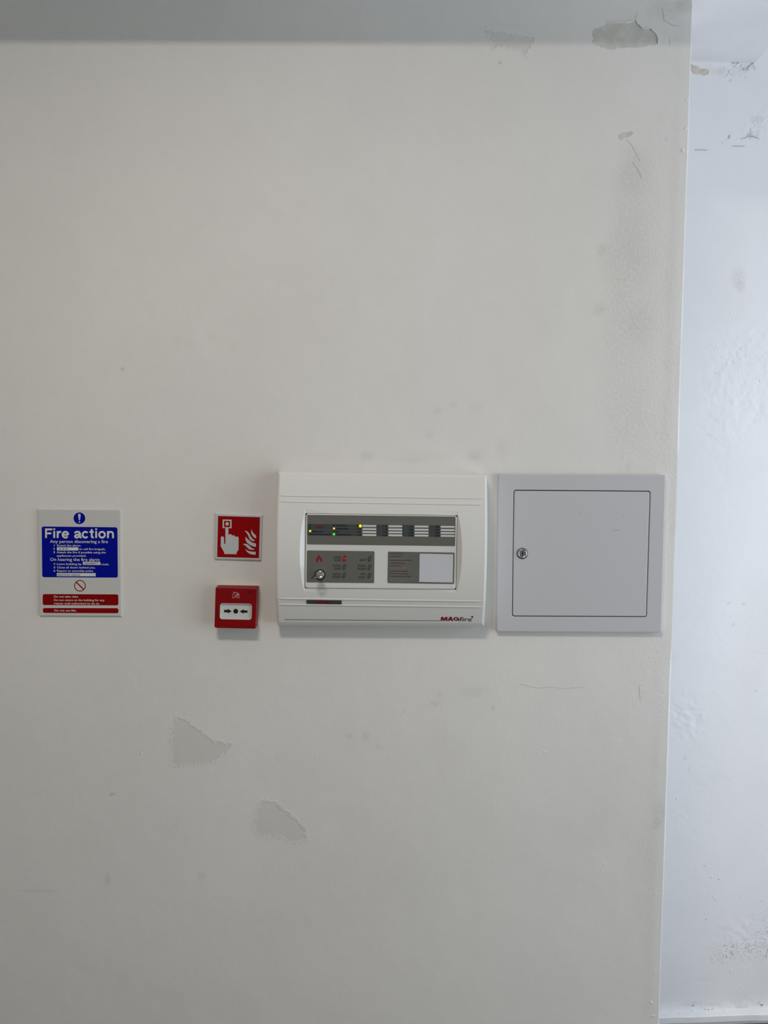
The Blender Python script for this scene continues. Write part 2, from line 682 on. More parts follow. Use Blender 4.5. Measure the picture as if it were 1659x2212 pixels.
def wall_attrs(P):
    co = wall_pos(P)
    Q = co[:, [0, 2]]
    sd = np.full(len(Q), 1.0)
    for s in STAINS:
        sd = np.minimum(sd, sdf_poly(Q, xz(s, 0)))
    pd = np.full(len(Q), 1.0)
    for s in PEELS:
        pd = np.minimum(pd, sdf_poly(Q, xz(s, 0)))
    return {'stain_sdf': sd, 'peel_sdf': pd, 'soil': np.clip(blotches(Q, soil_m), 0, 1),
            'rough': np.clip(blotches(Q, rough_m) + 0.12, 0, 1.2)}


wall_front = grid_mesh('wall_front', xs, zs, wall_pos, wall_attrs, 'wall_paint', back_box(0.36, (0, -1, 0)))

# --- recessed wall behind the corner
q6 = cv(8.85, 1480, 100)


def rec_uv(px, py):
    p = at_rec(px, py)
    return ((p - REC_P).dot(REC_T), p.z)


REC_PEEL = [[rec_uv(*p) for p in poly] for poly in (
    q6((60, 330), (150, 350), (210, 380), (320, 420), (360, 400), (440, 460), (445, 530), (370, 560), (280, 545), (240, 510), (200, 530), (100, 480)),
    q6((1150, 1640), (1220, 1620), (1290, 1600), (1270, 1650), (1220, 1690), (1190, 1700)),
)]
REC_SOIL = [(1560, 155, 22, 8, .35), (1610, 145, 20, 6, .25), (1578, 174, 3, 2, .9), (1634, 258, 14, 7, .35), (1625, 292, 12, 6, .45),
            (1595, 600, 14, 20, .3), (1600, 620, 9, 12, .3), (1565, 630, 40, 60, .06), (1640, 1370, 50, 120, .14), (1573, 1303, 4, 3, .5),
            (1606, 1304, 4, 3, .5), (1584, 1350, 3, 4, .5), (1632, 1491, 2, 2, .9), (1480, 1637, 4, 5, .35), (1489, 1660, 4, 8, .25),
            (1600, 2160, 25, 20, .14), (1525, 2115, 20, 4, .14), (1500, 2168, 8, 5, .35), (1540, 2169, 20, 2, .35), (1600, 2176, 14, 3, .5),
            (1640, 2167, 4, 3, .9), (1450, 1420, 12, 12, .1), (1590, 1000, 60, 150, .03)]
REC_SPECK = [(1600, 2050, 55, 18, 1.0), (1650, 2040, 20, 30, 1.0), (1560, 2070, 25, 12, .9), (1650, 1990, 30, 40, .4), (1560, 2185, 90, 8, .8)]
REC_ROUGH = [(1580, 850, 60, 110, 1.0), (1640, 800, 50, 100, 1.0), (1635, 270, 30, 40, 1.0), (1480, 1550, 40, 50, .9), (1560, 150, 70, 20, .8),
             (1620, 2040, 70, 60, .8), (1540, 1300, 60, 800, .25), (1545, 2175, 110, 16, 1.0)]


def rec_list(lst):
    out = []
    for x, y, rx, ry, k in lst:
        u, z = rec_uv(x, y)
        out.append((u, z, rx * 0.00123, ry * 0.00123, k))
    return out


RS, RP, RR = rec_list(REC_SOIL), rec_list(REC_SPECK), rec_list(REC_ROUGH)
us = np.concatenate([[-0.05], np.arange(-0.02, 0.62, 0.004), [0.9, 1.2, 1.59]])
zr = np.concatenate([np.arange(-0.06, 2.85, 0.004), [2.999]])


def rec_pos(P):
    h = 0.004 * smooth_noise(P, 0.4, 11) + 0.0012 * smooth_noise(P, 0.1, 12)
    rg = np.clip(blotches(P, RR), 0, 1)
    h += rg * (0.0016 * smooth_noise(P, 0.018, 13) + 0.0011 * smooth_noise(P, 0.009, 14))
    n = np.array(REC_N)
    return np.array(REC_P) + P[:, :1] * np.array(REC_T) + P[:, 1:] * np.array([0, 0, 1.0]) + h[:, None] * n


def rec_attrs(P):
    pd = np.full(len(P), 1.0)
    for s in REC_PEEL:
        pd = np.minimum(pd, sdf_poly(P, s))
    return {'stain_sdf': np.full(len(P), 1.0), 'peel_sdf': pd, 'soil': np.clip(blotches(P, RS), 0, 1),
            'speck': np.clip(blotches(P, RP), 0, 1), 'rough': np.clip(blotches(P, RR) * 0.6 + 0.1, 0, 1)}


wall_recess = grid_mesh('wall_recess', us, zr, rec_pos, rec_attrs, 'recess_paint', back_box(0.15, tuple(REC_N)))


# ------------------------------------------------------------------ rest of the shell
def box(name, a, b, m, kind='structure', parent=None):
    x0, y0, z0 = a
    x1, y1, z1 = b
    vs = [(x, y, z) for x in (x0, x1) for y in (y0, y1) for z in (z0, z1)]
    fs = [(0, 1, 3, 2), (4, 5, 7, 6), (0, 1, 5, 4), (2, 3, 7, 6), (0, 2, 6, 4), (1, 3, 7, 5)]
    return mesh(name, vs, fs, m, parent, kind=kind)


zt = rec_uv(1500, 2180)[1]
FLOOR = round(zt - 0.042, 3)        # finished floor level
box('floor', (-3.2, -4.8, FLOOR - 0.1), (2.4, 0.9, FLOOR), 'floor_vinyl')
box('ceiling', (-3.2, -4.8, 3.0), (2.4, 0.9, 3.1), 'room_paint')
box('wall_left', (-3.35, -4.8, FLOOR), (-3.2, 0.4, 3.0), 'room_paint')


def wall_with_hole(name, axis, fixed, thick, a0, a1, h0, h1, hz0, hz1):
    vs, fs = [], []

    def bx(p0, p1, z0, z1):
        o = len(vs)
        for s in (p0, p1):
            for t in (fixed, fixed + thick):
                for z in (z0, z1):
                    vs.append((t, s, z) if axis == 'y' else (s, t, z))
        for f in ((0, 1, 3, 2), (4, 5, 7, 6), (0, 1, 5, 4), (2, 3, 7, 6), (0, 2, 6, 4), (1, 3, 7, 5)):
            fs.append(tuple(o + i for i in f))
    bx(a0, h0, FLOOR, 3.0)
    bx(h1, a1, FLOOR, 3.0)
    bx(h0, h1, FLOOR, hz0)
    bx(h0, h1, hz1, 3.0)
    return mesh(name, vs, fs, 'room_paint', kind='structure')


wall_with_hole('wall_right', 'y', 2.25, 0.15, -4.8, 0.9, -2.6, 0.1, 0.25, 2.45)
box('wall_back', (-3.2, -4.95, FLOOR), (2.4, -4.8, 3.0), 'room_paint')

# bulkhead running along the top of the main wall (its lower edge shades the wall's top)
box('trim_1', (-3.2, -0.30, 2.465), (0.60, 0.0, 3.0), 'beam_paint')
# downstand beam running into the recess
pz = at_rec(1560, 134)
sx = at_rec(1630, 139)
bx1 = sx.x
bm_v = [(0.655, -0.30, pz.z), (bx1 - 0.0, -0.30, pz.z), (bx1, 0.50, pz.z), (0.60, 0.50, pz.z), (0.60, 0.0, pz.z), (0.655, 0.0, pz.z)]
vs = bm_v + [(x, y, 3.0) for x, y, z in bm_v]
n = 6
mesh('trim_2', vs, [tuple((i, (i + 1) % n, (i + 1) % n + n, i + n)) for i in range(n)] + [tuple(range(n)), tuple(range(n, 2 * n))],
     'beam_paint', kind='structure')

# low painted plinth at the foot of the recessed wall
pf = at_rec(1427, 2178)
u0 = -0.05


def rp(u, d, z):
    p = REC_P + REC_T * u + REC_N * d
    return (p.x, p.y, z)


def rec_profile(name, prof, u0, u1, m, parent=None, kind='structure', seg=60, jit=0.0006, sd=3):
    rnd = random.Random(sd)
    vs, fs = [], []
    k = len(prof)
    for i in range(seg + 1):
        u = u0 + (u1 - u0) * i / seg
        j1, j2 = rnd.uniform(-jit, jit), rnd.uniform(-jit, jit)
        for d, z in prof:
            vs.append(rp(u, d + (j1 if d > 0.01 else 0), z + (j2 if d > 0.01 else 0)))
    for i in range(seg):
        for q in range(k):
            r = (q + 1) % k
            fs.append((i * k + q, i * k + r, (i + 1) * k + r, (i + 1) * k + q))
    fs.append(tuple(range(k)))
    fs.append(tuple(seg * k + q for q in range(k)))
    return mesh(name, vs, fs, m, parent, kind=kind)


plinth = rec_profile('trim_3', [(-0.02, FLOOR), (-0.02, zt), (0.004, zt), (0.008, zt - 0.001), (0.022, zt - 0.003), (0.024, zt - 0.005), (0.024, zt - 0.021), (0.006, zt - 0.022), (0.006, FLOOR)], -0.04, 1.5, 'trim_paint')

# paint flakes, cracks and blisters on the walls (parts of the walls)
rnd = random.Random(7)


def crack(px_pts, wpx=0.9, parent=wall_front, rec=False, h=0.0002):
    # subdivide with small jitter
    pts = []
    for (a, b), (c, d) in zip(px_pts[:-1], px_pts[1:]):
        k = max(1, int(math.hypot(c - a, d - b) / 5))
        for i in range(k):
            pts.append((a + (c - a) * i / k + rnd.uniform(-.6, .6), b + (d - b) * i / k + rnd.uniform(-.6, .6)))
    pts.append(px_pts[-1])
    if rec:
        P = [rec_uv(*p) for p in pts]
        vs, fs = ribbon(P, wpx * 0.00032, -0.002, 0.0016 + h)
        vs = [rp(x, -y, z) for x, y, z in vs]
    else:
        vs, fs = ribbon(xz(pts, 0), wpx * 0.00036, -0.003, 0.0008 + h)
        vs2 = []
        for x, y, z in vs:
            P = np.array([[x / corner_x(z), z]])
            yy = wall_pos(P)[0, 1]
            vs2.append((x, y + 0.0007 + yy, z))
        vs = vs2
    return mesh('paint_crack', vs, fs, 'crack_dirt', parent)


crack(q4((1200, 120), (1205, 180), (1222, 220), (1222, 285), (1270, 320), (1350, 360), (1435, 382)))
crack(q5((890, 760), (925, 800), (945, 840), (965, 878)), 0.7)
crack([(1366, 350), (1380, 370), (1386, 385)], 0.7)
crack(q4((1305, 540), (1310, 600), (1300, 660)), 0.4)
crack([(1120, 1477), (1160, 1486), (1190, 1484), (1220, 1488), (1262, 1484)], 0.6)
crack([(1382, 1480), (1381, 1500), (1384, 1512)], 0.5)
crack(q6((895, 325), (950, 328)), 1.2, wall_recess, True)
crack(q6((975, 325), (1030, 328)), 1.4, wall_recess, True)
crack(q6((1060, 1775), (1140, 1765), (1200, 1730), (1290, 1720), (1340, 1745), (1410, 1770)), 1.0, wall_recess, True)
crack(q6((895, 1918), (960, 1915), (1040, 1910), (1140, 1912)), 1.0, wall_recess, True)
crack(q6((190, 1990), (260, 1985), (420, 1985)), 0.6, wall_recess, True)
crack(q6((820, 1780), (840, 1760), (850, 1700)), 0.5, wall_recess, True)
crack([(1605, 148), (1612, 152), (1620, 142), (1630, 135)], 0.8, wall_recess, True)


def lip(px_pts, w=2.0, h=0.0011):
    pts = [(a + rnd.uniform(-.5, .5), b + rnd.uniform(-.5, .5)) for a, b in px_pts]
    vs, fs = ribbon(xz(pts, 0), w * 0.00049, -0.003, h)
    out = []
    for x, y, z in vs:
        P = np.array([[x / corner_x(z), z]])
        out.append((x, y + wall_pos(P)[0, 1], z))
    return mesh('paint_flake', out, fs, 'blister_paint', wall_front)


lip(q4((400, 322), (440, 326), (560, 326), (680, 322), (740, 312), (810, 306)), 2.2, 0.0012)
lip(q4((822, 300), (845, 340), (870, 362), (910, 408), (960, 410), (1030, 408), (1060, 440), (1100, 470), (1125, 520), (1140, 570), (1135, 630)), 2.2, 0.0015)
lip(q4((850, 185), (825, 240), (822, 300)), 1.0, 0.0006)

# blisters: low domes pressed out of the paint
def domes(name, pts, m, parent, rec=False):
    vs, fs = [], []
    for px, py, r, e in pts:
        if rec:
            u, z = rec_uv(px, py)
        else:
            p = at(px, py)
            u, z = p.x, p.z
            P = np.array([[u / corner_x(z), z]])
            y0 = wall_pos(P)[0, 1]
        o = len(vs)
        k = 8
        a0 = rnd.uniform(0, 6.28)
        for rr_, hh in ((1.0, -0.12), (0.72, 0.08), (0.36, 0.15)):
            for i in range(k):
                a = 2 * math.pi * i / k
                wob = 1 + 0.22 * math.sin(2 * a + a0 * 3) + 0.12 * math.sin(3 * a + a0)
                du, dz = r * rr_ * wob * math.cos(a) * e, r * rr_ * wob * math.sin(a)
                du, dz = du * math.cos(a0) - dz * math.sin(a0), du * math.sin(a0) + dz * math.cos(a0)
                h = r * hh
                vs.append(rp(u + du, h + 0.0003, z + dz) if rec else (u + du, y0 - h, z + dz))
        for q in range(2):
            for i in range(k):
                j = (i + 1) % k
                fs.append((o + q * k + i, o + q * k + j, o + (q + 1) * k + j, o + (q + 1) * k + i))
        fs.append(tuple(o + 2 * k + i for i in range(k)))
    ob = mesh(name, vs, fs, m, parent, kind='stuff')
    for p_ in ob.data.polygons:
        p_.use_smooth = True
    return ob


pts = [(305, 1629, .0035, 1), (684, 1632, .003, 1.3), (514, 1636, .0018, 1), (738, 1600, .0015, 1), (672, 1613, .0014, 1), (1176, 1624, .003, 1.2),
       (991, 1620, .0016, 1), (1077, 1655, .002, 1.6), (517, 1520, .0018, 1), (302, 1820, .001, 1), (390, 2177, .0018, 1), (222, 2200, .0018, 1),
       (1415, 1930, .0035, 1.2), (1419, 2000, .0022, 1), (1416, 2032, .0018, 1), (1106, 1680, .0015, 1), (1329, 1865, .002, 1), (1305, 1867, .003, 1.4),
       (1413, 2097, .003, 1), (1406, 2165, .0045, 1), (1410, 2195, .0045, 1.3), (1480, 278, .0045, 1.2), (1483, 215, .004, 1), (1474, 325, .006, .8),
       (1340, 402, .0025, 1), (1218, 897, .0015, 1), (1450, 896, .0012, 1), (1449, 1105, .003, .8), (1447, 1120, .003, .8), (1461, 835, .002, .5)]
for _ in range(120):
    y = rnd.uniform(20, 2200)
    x = 1496 - y * .033 - abs(rnd.gauss(0, 22)) - 5
    pts.append((x, y, rnd.uniform(.0006, .0018), rnd.uniform(.6, 1.6)))
for _ in range(60):
    pts.append((rnd.uniform(250, 1400), rnd.uniform(1420, 2180), rnd.uniform(.0005, .0011), 1))
domes('paint_blisters', pts, 'blister_paint', wall_front)
pts = []
for cx, cy, sx_, sy_, k in ((1585, 860, 18, 20, 45), (1625, 800, 22, 40, 60), (1560, 915, 14, 22, 25), (1640, 270, 14, 16, 40), (1475, 1545, 18, 22, 40),
                            (1550, 780, 40, 50, 40), (1590, 155, 26, 12, 30), (1540, 2177, 70, 6, 40), (1600, 300, 20, 8, 12), (1460, 1720, 16, 60, 20),
                            (1545, 1900, 60, 150, 20)):
    for _ in range(k):
        x = rnd.gauss(cx, sx_)
        if x > 1450:
            pts.append((x, rnd.gauss(cy, sy_), rnd.uniform(.0008, .0034), rnd.uniform(.6, 2.0)))
domes('paint_blisters', pts, 'blister_recess', wall_recess, True)

# dirt chips along the plinth
vs, fs = [], []
for px, py, r in ((1519, 2174.5, .003), (1526, 2175, .0035), (1534, 2174, .003), (1493, 2166, .004), (1640, 2165, .006), (1490, 2177, .003), (1445, 2178, .002),
                  (1559, 2176, .002), (1594, 2179, .004), (1604, 2179, .005), (1464, 2182, .002), (1485, 2184, .002), (1647, 2180, .002)):
    u, z = rec_uv(px, py)
    o = len(vs)
    for i in range(7):
        a = 2 * math.pi * i / 7
        rr_ = r * rnd.uniform(.6, 1.1) * .6
        vs.append(rp(u + rr_ * 1.5 * math.cos(a), 0.0115, z + rr_ * .6 * math.sin(a)))
    vs.append(rp(u, 0.0125, z))
    for i in range(7):
        fs.append((o + i, o + (i + 1) % 7, o + 7))
mesh('paint_chips', vs, fs, 'chip_dirt', wall_recess, kind='stuff')

# ------------------------------------------------------------------ window and glazed door frames (outside the frame, where the daylight comes in)
def bars(name, rects, m):
    vs, fs = [], []
    for (a, b) in rects:
        o = len(vs)
        vs += [(x, y, z) for x in (a[0], b[0]) for y in (a[1], b[1]) for z in (a[2], b[2])]
        fs += [tuple(o + i for i in f) for f in ((0, 1, 3, 2), (4, 5, 7, 6), (0, 1, 5, 4), (2, 3, 7, 6), (0, 2, 6, 4), (1, 3, 7, 5))]
    return mesh(name, vs, fs, m, kind='structure')


bars('window_1', [((2.30, -2.6, .25), (2.36, -2.53, 2.45)), ((2.30, 0.03, .25), (2.36, 0.1, 2.45)),
                  ((2.30, -2.53, .25), (2.36, 0.03, .32)), ((2.30, -2.53, 2.38), (2.36, 0.03, 2.45)), ((2.30, -1.28, .32), (2.36, -1.22, 2.38))], 'frame_metal')

# ================================================================== FIRE ALARM PANEL
D_EDGE, BULGE = 0.042, 0.026
PC = [(600, 1018), (1052.5, 1025.5), (1046.5, 1356.5), (596.8, 1354)]
CW = [at(*p, D_EDGE) for p in PC]
panel = thing('fire_alarm_panel', (at(824, 1187).x, 0, at(824, 1187).z),
              'white plastic fire alarm control panel with lit indicators and a key in its switch', 'alarm panel')


def pdepth(t):
    t = min(1, max(0, t))
    a = 4 * t * (1 - t)
    return D_EDGE + BULGE * a ** 1.15 - 0.009 * max(0.0, (t - 0.80) / 0.2) ** 1.2


def pst(s, t):
    a = CW[0].lerp(CW[1], s)
    b = CW[3].lerp(CW[2], s)
    return a.lerp(b, t)


def inv_st(P):
    s = t = 0.5
    for _ in range(6):
        q = pst(s, t)
        du = (pst(s + .01, t) - pst(s - .01, t)) / .02
        dt = (pst(s, t + .01) - pst(s, t - .01)) / .02
        e = P - q
        s += (e.x * du.x + e.z * du.z) / (du.x ** 2 + du.z ** 2)
        t += (e.x * dt.x + e.z * dt.z) / (dt.x ** 2 + dt.z ** 2)
    return s, t


def on_cover(px, py, lift=0.0):
    d = 0.075
    for _ in range(5):
        P = at(px, py, d)
        s, t = inv_st(P)
        d = pdepth(t)
    P = at(px, py, d + lift)
    return P, d + lift


t_top, t_bot = 0.283, 0.757
DP = pdepth(t_top)
# plate corners in pixels at DP
PL = [(660.5, 1109.5), (987.5, 1114), (984.5, 1273.5), (658.5, 1270.8)]
stp = [inv_st(at(*p, DP)) for p in PL]
t_top = (stp[0][1] + stp[1][1]) / 2 - 0.0022
t_bot = (stp[2][1] + stp[3][1]) / 2 + 0.0022
DP = 0.5 * (pdepth(t_top) + pdepth(t_bot))
sl, sr = (stp[0][0] + stp[3][0]) / 2 - 0.0022, (stp[1][0] + stp[2][0]) / 2 + 0.0022


def build_cover():
    rows = sorted([0, .006, .02] + [t_top * k / 10 for k in range(1, 11)] +
                  [t_top + (t_bot - t_top) * k / 40 for k in range(1, 41)] + [t_bot + (1 - t_bot) * k / 12 for k in range(1, 12)] + [.972, .990, 1.0])
    rows = [r for i, r in enumerate(rows) if i == 0 or r - rows[i - 1] > 0.003]
    grid = []
    for t in rows:
        mid = max(0.0, min(1, (t - t_top) / (t_bot - t_top)))
        hump = 4 * mid * (1 - mid)
        wv = 0.003 + 0.020 * hump ** 0.8
        cols = [0, .003, .012, .06, sl - wv * .98, sl, ] + [sl + (sr - sl) * k / 6 for k in range(1, 6)] + [sr, sr + wv * .98, .94, .988, .997, 1.0]
        inside = t_top - 1e-6 <= t <= t_bot + 1e-6
        d0 = pdepth(t)
        te = {0: .008, 1: .002}.get(rows.index(t), 0)
        rb = len(rows) - 1 - rows.index(t)
        te = max(te, {0: .006, 1: .002, 2: .0006}.get(rb, 0))
        line = []
        for ci, s in enumerate(cols):
            e = {0: .006, 1: .0015}.get(ci, 0)
            re = len(cols) - 1 - ci
            e = max(e, {0: .006, 1: .0015}.get(re, 0))
            d = d0 - max(e, te)
            if inside and ci in (5, 11):
                d = min(d0, DP - 0.001)
            P = pst(s, t)
            # rounded lower corners
            line.append((P.x, -d, P.z))
        grid.append(line)
    nr, nc = len(grid), len(grid[0])
    vs = [v for line in grid for v in line]
    fs = []
    for i in range(nr - 1):
        ins = rows[i] >= t_top - 1e-6 and rows[i + 1] <= t_bot + 1e-6
        for j in range(nc - 1):
            if ins and 5 <= j < 11:
                continue
            fs.append((i * nc + j, i * nc + j + 1, (i + 1) * nc + j + 1, (i + 1) * nc + j))
    # outer skirt back to the wall
    loop = [(0, j) for j in range(nc)] + [(i, nc - 1) for i in range(1, nr)] + [(nr - 1, j) for j in range(nc - 2, -1, -1)] + [(i, 0) for i in range(nr - 2, 0, -1)]
    o = len(vs)
    cen = pst(.5, .5)
    for i, j in loop:
        x, y, z = grid[i][j]
        vs.append((cen.x + (x - cen.x) * 1.006, 0.0006, cen.z + (z - cen.z) * 1.004))
    n = len(loop)
    for k in range(n):
        l = (k + 1) % n
        a, b = loop[k], loop[l]
        fs.append((a[0] * nc + a[1], b[0] * nc + b[1], o + l, o + k))
    # inner skirt of the opening, going in behind the plate
    ri = [i for i in range(nr) if t_top - 1e-6 <= rows[i] <= t_bot + 1e-6]
    loop = [(ri[0], j) for j in range(5, 12)] + [(i, 11) for i in ri[1:]] + [(ri[-1], j) for j in range(10, 4, -1)] + [(i, 5) for i in ri[-2:0:-1]]
    o = len(vs)
    for i, j in loop:
        x, y, z = grid[i][j]
        vs.append((x, -(DP - 0.012), z))
    n = len(loop)
    for k in range(n):
        l = (k + 1) % n
        a, b = loop[k], loop[l]
        fs.append((a[0] * nc + a[1], b[0] * nc + b[1], o + l, o + k))
    fs.append(tuple(o + k for k in range(n)))
    ob = mesh('cover', vs, fs, 'cover_plastic', panel)
    return ob


build_cover()

plate = prism_xz('display_plate', xz(rr(PL, 6, 6), DP), DP - 0.009, DP + 0.0010, 'plate_plastic', panel, bevel=0.0024)
D1 = DP + 0.0010


def cover_bar(px0, px1, r=0.0017, flat=0.8, m='cover_plastic', name='rib', n=40):
    """half-round rib following the bowed cover"""
    vs, fs = [], []
    k = 8
    for i in range(n + 1):
        f = i / n
        px, py = px0[0] + (px1[0] - px0[0]) * f, px0[1] + (px1[1] - px0[1]) * f
        P, d = on_cover(px, py)
        e = min(f, 1 - f) * 450
        sc = min(1, math.sqrt(max(0.05, 1 - (1 - min(1, e / 2.0)) ** 2)))
        for q in range(k):
            a = math.pi * 2 * q / k
            vs.append((P.x, -(d + r * flat * sc * math.sin(a)), P.z + r * sc * math.cos(a)))
    for i in range(n):
        for q in range(k):
            l = (q + 1) % k
            fs.append((i * k + q, i * k + l, (i + 1) * k + l, (i + 1) * k + q))
    fs.append(tuple(range(k)))
    fs.append(tuple(n * k + q for q in range(k)))
    return mesh(name, vs, fs, m, panel)


cover_bar((602.5, 1070.5), (1046.5, 1077))
cover_bar((602, 1083.5), (1046.5, 1090.3))
cover_bar((599.5, 1292.8), (1042.5, 1298.6))
cover_bar((599.5, 1305.4), (1042.5, 1310.9))


def cover_film(name, poly, m, lift=0.0004, thick=0.0004, **kw):
    vs, n = [], len(poly)
    pts3 = [on_cover(*p, lift) for p in poly]
    vs = [(P.x, -(d - lift - .0004), P.z) for P, d in pts3] + [(P.x, -(d + thick), P.z) for P, d in pts3]
    fs = [(i, (i + 1) % n, (i + 1) % n + n, i + n) for i in range(n)] + [tuple(range(n)), tuple(range(n, 2 * n))]
    return mesh(name, vs, fs, m, panel, **kw)


badge = cover_film('badge', [(662.3, 1296.2), (738, 1297.4), (738, 1305.2), (662.3, 1304.2)], 'badge_grey', 0.0008)


def cover_text(body, p0, p1, cap, m, lift=0.0014, parent=None, **kw):
    """text on the bowed cover: laid flat then pushed onto the surface"""
    P, d = on_cover((p0[0] + p1[0]) / 2, (p0[1] + p1[1]) / 2)
    o = text(body, p0, p1, cap, d, m, panel, **kw)
    b = base_of(panel)
    for v in o.data.vertices:
        s, t = inv_st(Vector((v.co.x + b.x, 0, v.co.z + b.z)))
        v.co.y = -(pdepth(t) + lift + max(0, -v.co.y - d - 0.00035)) - b.y
    return o


cover_text('816', (704.8, 1304.5), (717, 1304.7), 6.6, 'print_dull_red', bold=-0.01, name='badge_lettering', lift=.0022)


def mag(name, conv, m, lift):
    g = [(660 + 58 * math.cos(math.radians(t)), 320 + 37 * math.sin(math.radians(t))) for t in range(-32, -331, -12)]
    polys = [[(262, 372), (278, 268), (326, 268), (348, 326), (384, 268), (432, 268), (432, 372), (396, 372), (396, 312), (360, 372), (334, 372), (311, 312), (303, 372)],
             [(440, 372), (490, 268), (518, 268), (518, 296), (482, 372)], [(512, 268), (540, 268), (582, 372), (540, 372), (512, 296)],
             [(478, 352), (545, 352), (538, 330), (488, 330)], [(668, 310), (738, 310), (738, 332), (668, 332)], [(706, 310), (738, 310), (738, 372), (712, 372)]]
    for i in range(len(g) - 1):
        (ax, ay), (bx_, by) = g[i], g[i + 1]
        f = lambda x, y, k: (660 + (x - 660) * k, 320 + (y - 320) * k)
        polys.append([f(ax, ay, 1.28), f(bx_, by, 1.28), f(bx_, by, .66), f(ax, ay, .66)])
    vs, fs = [], []
    for lay, poly in enumerate(polys):
        o = len(vs)
        for p in poly:
            P, d = on_cover(*conv(p), lift + (min(lay, 5) % 4) * .00005)
            vs.append((P.x, -d, P.z))
        fs.append(tuple(range(o, o + len(poly))))
    return mesh(name, vs, fs, m, panel)


mag('logo_lettering', lambda p: (930 + p[0] / 11.85, 1310 + p[1] / 11.85), 'logo_red', .0006)
mag('badge_lettering', lambda p: (640 + (520 + (p[0] - 262) * .497) / 11.85, 1280 + (210 + (p[1] - 268) * .70) / 11.85), 'badge_red', .0022)
cover_text('fire', (993, 1341.9), (1018.8, 1342.3), 10.2, 'print_black', bold=-0.005, name='logo_lettering', lift=.0006)
cover_film('logo_dot', circ(1020.2, 1332.7, 2.0, n=14), 'print_dark', 0.0003, 0.0003)
seg = [(615 + (951 - 615) * i / 30, 1338.4 + (1341.0 - 1338.4) * i / 30) for i in range(31)]
cover_film('logo_line', [(a, b - .38) for a, b in seg] + [(a, b + .38) for a, b in reversed(seg)], 'print_dull_red', 0.0003, 0.0003)

# --- indicator overlay
OV = [(664, 1111.8), (984.4, 1115.8), (983, 1179.6), (663.4, 1175.9)]
ov = film('indicator_overlay', rr(OV, 1.8, 3), D1, 'overlay', plate, 0.0004)


def along(y0, x):        # the rows run very slightly downhill to the right
    return y0 + (x - 664) * 0.0112


rows = [(1131.6, 1137.7), (1138.5, 1144.1), (1144.9, 1150.4), (1151.2, 1156.6)]


def band(x0, x1, r0, r1, sl0=0, sl1=0):
    return [(x0 + sl0, along(r0, x0)), (x1 + sl1, along(r0, x1)), (x1, along(r1, x1)), (x0, along(r1, x0))]


D2 = D1 + 0.0004
multi('indicator_band', [band(664, 711.5, 1131.6, 1144.1, 0, 3.0), band(664, 781, 1144.9, 1150.4), band(664, 781, 1151.2, 1156.6),
                         band(713.6, 781, 1131.6, 1137.7, 1.5, 0), band(712, 781, 1138.5, 1144.1, 1.3, 0)], D2, 'overlay_band', plate)
for x0, x1 in ((813.2, 838), (869, 894.6), (926, 951)):
    film('indicator_band', [(x0, along(1131.6, x0)), (x1, along(1131.6, x1)), (x1, along(1156.6, x1)), (x0, along(1156.6, x0))], D2, 'overlay_band', plate)
multi('band_line', [band(664, 983, r1 + .15, r1 + .75) for r0, r1 in rows[:3]], D2, 'band_line', plate, 0.00015)
D3 = D2 + 0.0002
# 16 zone label slots
for x0, x1 in ((783.2, 812.8), (839.2, 868.8), (895.6, 925.6), (952, 982)):
    for r0, r1 in rows:
        film('zone_label', [(x0, along(r0 + 1.2, x0)), (x1, along(r0 + 1.2, x1)), (x1, along(r0 + 4.9, x1)), (x0, along(r0 + 4.9, x0))], D2, 'slot_paper', plate, 0.0005)
z = 1
for xn, xl in ((773, 778.2), (829, 834.4), (886.2, 890.9), (942.6, 947.4)):
    for k, (r0, r1) in enumerate(rows):
        wd = 1.3 if z < 10 else 2.7
        yb = along(r0 + 4.9, xn)
        text(str(z), (xn - wd, yb), (xn + wd, yb), 3.4, D3, 'print_black', plate, bold=0.03)
        if z != 1:
            film('indicator_lamp', [(xl - 1.3, along(r0 + 1.5, xl)), (xl + 1.3, along(r0 + 1.5, xl)), (xl + 1.3, along(r0 + 4.5, xl)), (xl - 1.3, along(r0 + 4.5, xl))], D2, 'led_off', plate, 0.0006)
        z += 1
for x, y in ((670, 1134.3), (670, 1140.6), (670, 1153.6), (721.4, 1134.8), (721.6, 1147.2)):
    film('indicator_lamp', [(x - 1.4, y - 1.5), (x + 1.4, y - 1.5), (x + 1.4, y + 1.5), (x - 1.4, y + 1.5)], D2, 'led_off', plate, 0.0006)


def led(px, py, r, m, label):
    p = at(px, py, D2)
    lathe('indicator_lamp', p.x, p.z, [(r, D2 - .0002), (r, D2 + .0006), (r * .8, D2 + .0013), (r * .3, D2 + .0016)], m, plate, n=20, label=label)


led(670, 1147.1, .0021, 'led_yellow', 'lit yellow general fault lamp')
led(721.5, 1141.6, .0020, 'led_amber', 'lit amber enable or disable lamp')
led(721.3, 1154.1, .0023, 'led_green', 'lit green power supply lamp')
led(778.2, 1136.2, .0029, 'led_yellow', 'lit yellow lamp of the first zone, the largest')

text('FIRE', (682, 1140.9), (698.2, 1141.1), 6.3, D3, 'logo_red', plate, bold=0.015, sp=1.1)
for s, x0, x1, r in (('OUTPUT DELAY', 725.5, 749, 0), ('ENABLE/DISABLE', 725.7, 753.5, 1), ('TEST', 725.8, 733, 2), ('POWER SUPPLY 230V', 726, 758.5, 3),
                     ('GENERAL FAULT', 673.5, 698, 2), ('SOUNDER FAULT/DISABLE', 673.2, 715, 3)):
    y = along(rows[r][0] + 4.5, x0)
    text(s, (x0, y), (x1, y + .3), 3.2, D3, 'print_black', plate, bold=0.02)

